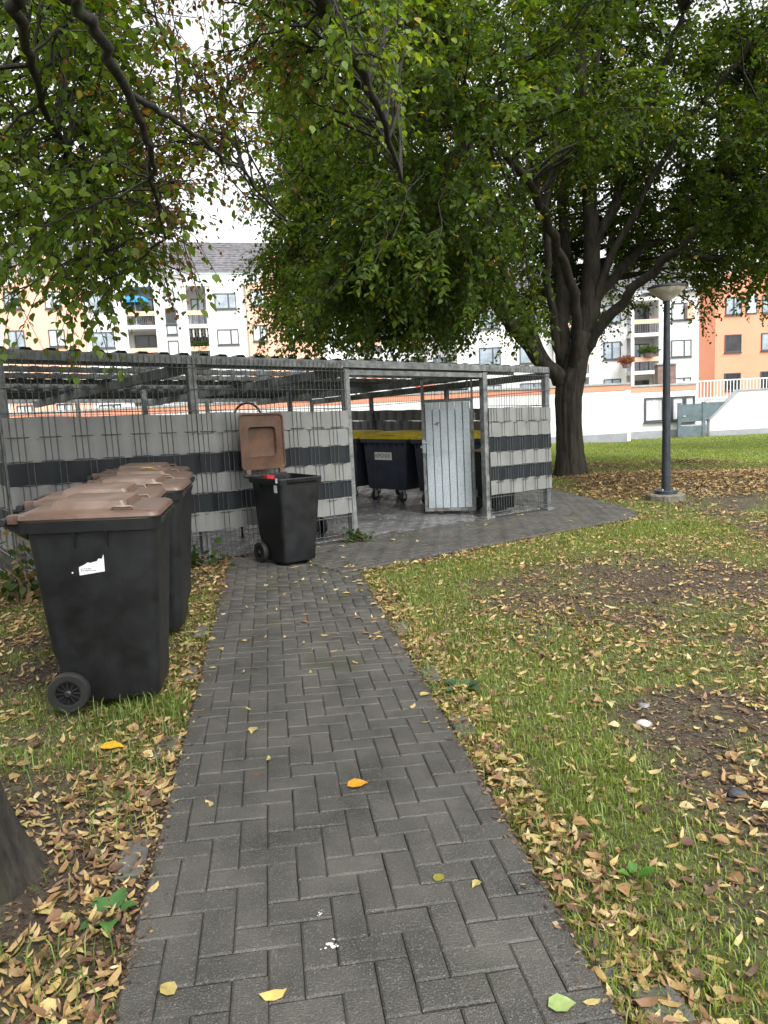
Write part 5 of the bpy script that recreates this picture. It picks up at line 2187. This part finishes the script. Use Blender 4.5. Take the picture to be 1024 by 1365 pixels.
cnt = 0
while cnt < 110:
    # more of them further up the path, a few close by
    l = g.uniform(-.2, 5.6) if cnt < 48 else g.uniform(2.5, 5.6)
    a = g.uniform(-.58, .58)
    if g.random() < .35:
        a = .58 - abs(g.normal(0, .06))
    x, y = P2W(a, l)
    t_, q_ = to_enc(x, y)
    if q_ > -.12:
        continue
    kd = int(g.integers(0, 8))
    fallen(x, y, float(gz(x)) + PT + .001, LMESH[kd], g.uniform(0, 6.28), g.uniform(.6, 1.15), LOOK[kd] + ' withered leaf lying on the straight path pavers', 'withered leaves on the brick path')
    cnt += 1
cnt = 0
while cnt < 110:
    t_, q_ = g.uniform(-1.1, 4.6), g.uniform(-1.32, 3.2)
    if poly_sd(np.array([t_]), np.array([q_]), COURT)[0] > -.05 or abs(q_) < .09:
        continue
    x, y = E2W(t_, q_)
    kd = int(g.integers(0, 8))
    fallen(x, y, float(gz(x)) + PT + .001, LMESH[kd], g.uniform(0, 6.28), g.uniform(.8, 1.4), LOOK[kd] + ' withered leaf lying on the forecourt pavers', 'withered leaves on the forecourt')
    cnt += 1


def special_leaf(x, y, z, rz, s, colr, label, tmpl=LEAF_FULL, curl=1.0, size=.07):
    V, F, k = scatter(tmpl, np.zeros((1, 3)), np.array([[1., 0, 0]]), np.array([[0, 0, 1.]]), np.array([size]), curl=np.array([curl]))
    V[:, 2] -= V[:, 2].min()
    e = np_mesh('fallen_leaf', V, F, 'litter', C=np.tile(np.array([colr]), (len(V), 1)))
    e.location = (x, y, z)
    e.rotation_euler = (0, .03, rz)
    tag(e, label, 'leaf')
    return e


def on_path(x):
    return float(gz(x)) + PT + .001


special_leaf(-.195, 2.60, on_path(-.2), .4, 1, (.55, .27, .02), 'bright orange yellow leaf lying alone in the middle of the path', size=.085)
special_leaf(.335, 1.55, on_path(.3), .2, 1, (.26, .34, .12), 'pale green leaf lying on the pavers beside the leaf drift', size=.07)
special_leaf(.10, 2.03, on_path(.1), .9, 1, (.22, .20, .03), 'olive green leaf lying on the pavers', size=.045)
special_leaf(-.37, 1.60, on_path(-.4), .1, 1, (.55, .40, .12), 'long pale yellow leaf on the pavers near the path foot', tmpl=BRACT, size=.07)
special_leaf(-1.78, 5.30, float(gz(-1.8)) + 1.046, .2, 1, (.70, .48, .03), 'yellow leaf resting on a brown bin lid', size=.12)
lx_, ly_ = -1.29, 2.98
special_leaf(lx_, ly_, float(lawn_z(np.array([lx_]), np.array([ly_]))[0]) + .02, .1, 1, (.62, .36, .02), 'golden yellow leaf lying in the grass below the stickered bin', size=.10)


# ------------------------------------------------------------------ weeds, stones, twig
def weed(x, y, n_, size, colr, label, seed, spread=.6, name='weed', z=None):
    e = empty(name, (x, y, float(lawn_z(np.array([x]), np.array([y]))[0]) if z is None else z))
    tag(e, label, 'plant')
    g = np.random.default_rng(seed)
    for k in range(n_):
        an = 2 * PI * k / n_ + g.normal(0, .3)
        el = g.uniform(.35, 1.0) * spread
        a = np.array([[math.cos(an), math.sin(an), el]])
        nn = np.array([[-math.cos(an) * el, -math.sin(an) * el, 1.0]])
        s = size * g.uniform(.7, 1.2)
        V, F, kk = scatter(LEAF_FULL, unit(a) * size * .35, a, nn, np.array([s]), curl=np.array([g.uniform(1, 2.5)]))
        np_mesh('leaf', V, F, 'leaf_near', e, C=np.tile(np.array([colr]) * g.uniform(.75, 1.25), (len(V), 1)))
    st_ = MB()
    for k in range(3):
        an = 2 * PI * k / 3 + .4
        st_.tube([(0, 0, -.01), (math.cos(an) * size * .3, math.sin(an) * size * .3, size * .25)], .0025, 5)
    st_.build('stem', 'twig', e)
    return e


weed(-.86, 1.93, 5, .075, (.10, .24, .07), 'broad-leaved green weed beside the near tree and path edge', 1)
weed(1.12, 1.78, 6, .07, (.11, .25, .05), 'light green broad-leaved weed in bare soil by the path corner', 2)
weed(1.38, 1.60, 4, .08, (.10, .25, .05), 'bright leafy weed at the edge of the bare patch', 3)
weed(.72, 2.05, 4, .05, (.10, .25, .05), 'small upright weed in the leaf drift', 4, spread=1.2)
weed(.36, 3.62, 6, .085, (.09, .17, .10), 'bluish green thistle-like weed in the grass right of the path', 5)
weed(-1.95, 6.35, 9, .10, (.04, .08, .02), 'dark green seedling at the foot of the fence post', 6, spread=1.3)
weed(-1.05, 2.55, 5, .05, (.10, .20, .05), 'small pale weed in the litter left of the path', 8)


def vine(x, y, hgt, nleaf, label, seed, colr, sx=.25):
    e = empty('climbing_vine', (x, y, float(lawn_z(np.array([x]), np.array([y]))[0])))
    tag(e, label, 'plant')
    g = np.random.default_rng(seed)
    st_ = MB()
    for k in range(5):
        p = [(g.normal(0, .05), g.normal(0, .04), -.02)]
        for i in range(1, 7):
            p.append((p[-1][0] + g.normal(0, .05), p[-1][1] + g.normal(0, .04), hgt * i / 6 * (.6 + .1 * k)))
        st_.tube(p, [.010 - .0012 * i for i in range(7)], 5)
    st_.build('stems', 'twig', e)
    P = np.stack([g.normal(0, sx, nleaf), g.normal(0, sx * .6, nleaf), np.abs(g.normal(0, hgt * .5, nleaf)) + .02], 1)
    a = g.normal(0, 1, (nleaf, 3)) + np.array([0, 0, -.5])
    V, F, k = scatter(LEAF_FULL, P, a, g.normal(0, .6, (nleaf, 3)) + np.array([0, -.6, .7]), g.uniform(.04, .09, nleaf))
    C = np.array(colr)[g.integers(0, len(colr), nleaf)] * g.uniform(.6, 1.3, (nleaf, 1))
    o = np_mesh('foliage', V, F, 'leaf_near', e, C=np.repeat(C, k, 0))
    o['kind'] = 'stuff'
    return e


x, y = E2W(-3.56, -.20)
vine(x + .12, y - .05, .55, 150, 'dead and green climber at the left corner post of the enclosure', 71, ((.20, .14, .07), (.05, .09, .025), (.04, .07, .02), (.30, .22, .12)), .16)
vine(x - .42, y - .12, .25, 190, 'low ivy clump in the soil outside the enclosure corner', 72, ((.06, .11, .03), (.09, .14, .04), (.05, .08, .02)), .30)
x, y = E2W(-.10, -.18)
vine(x, y, .14, 50, 'small green weed clump at the foot of the left gate post', 73, ((.05, .09, .02), (.03, .06, .02)), .08)
x, y = E2W(-1.95, -.16)
vine(x, y, .16, 60, 'leafy seedlings below the mesh by the fence post', 74, ((.05, .10, .02), (.04, .08, .02)), .14)

for i, (x, y, s, m_, lab) in enumerate([(1.14, 3.12, .034, 'stone_white', 'pale stone lying in the right hand grass'), (1.27, 2.52, .040, 'stone_dark', 'dark pebble among leaves on the right hand lawn'), (1.37, 2.45, .034, 'stone_grey', 'grey pebble beside the dark pebble on the lawn'),
                                        (1.20, 3.30, .028, 'stone_grey', 'small grey stone next to the pale stone in the grass'), (.98, 3.55, .02, 'stone_grey', 'tiny grey stone in bare soil right of the path'), (1.45, 2.75, .022, 'stone_white', 'small whitish pebble in the leaf litter'),
                                        (1.30, 1.95, .03, 'stone_grey', 'flat grey stone at the edge of the bare patch')]):
    g = np.random.default_rng(500 + i)
    mb = MB()
    rings = []
    ph = g.uniform(0, 6, 3)
    for r, z in ((.35, -.3), (.8, -.15), (1.0, .15), (.85, .45), (.4, .62)):
        rings.append([Vector((s * r * (1 + .2 * math.sin(2 * a + ph[0]) + .12 * math.sin(3 * a + ph[1])) * math.cos(a), s * r * (1 + .15 * math.sin(2 * a + ph[2])) * .8 * math.sin(a), s * z)) for a in [2 * PI * k / 10 for k in range(10)]])
    mb.loft(rings)
    o = mb.build('stone', m_, None, smooth=True, angle=50)
    o.location = (x, y, float(lawn_z(np.array([x]), np.array([y]))[0]) + .004)
    tag(o, lab, 'stone')

mb = MB()
mb.tube([(-.88, 1.93, 0), (-.90, 1.80, .004), (-.93, 1.70, .0), (-.955, 1.62, .003)], [.006, .007, .008, .007], 7)
o = mb.build('fallen_twig', 'twig', None, smooth=True)
o.location = (0, 0, float(lawn_z(np.array([-.92]), np.array([1.78]))[0]) + .018)
tag(o, 'bare brown stick lying beside the path edge in leaf litter', 'stick')
# white bird dropping / paint specks on the pavers
for i, (x, y, s) in enumerate(((-.205, 1.78, .020), (-.245, 1.90, .010))):
    g = np.random.default_rng(600 + i)
    mb = MB()
    for q in range(9):
        cx, cy, r = g.normal(0, s * .7), g.normal(0, s * .5), s * g.uniform(.12, .4)
        mb.add([(cx + r * g.uniform(.7, 1.2) * math.cos(2 * PI * k / 7), cy + r * g.uniform(.7, 1.2) * math.sin(2 * PI * k / 7), .0005 * q / 9) for k in range(7)], [tuple(range(7))])
    o = mb.build('white_stain', 'stone_white', path)
    o.location = (x, y, float(gz(x)) + PT + .0022)
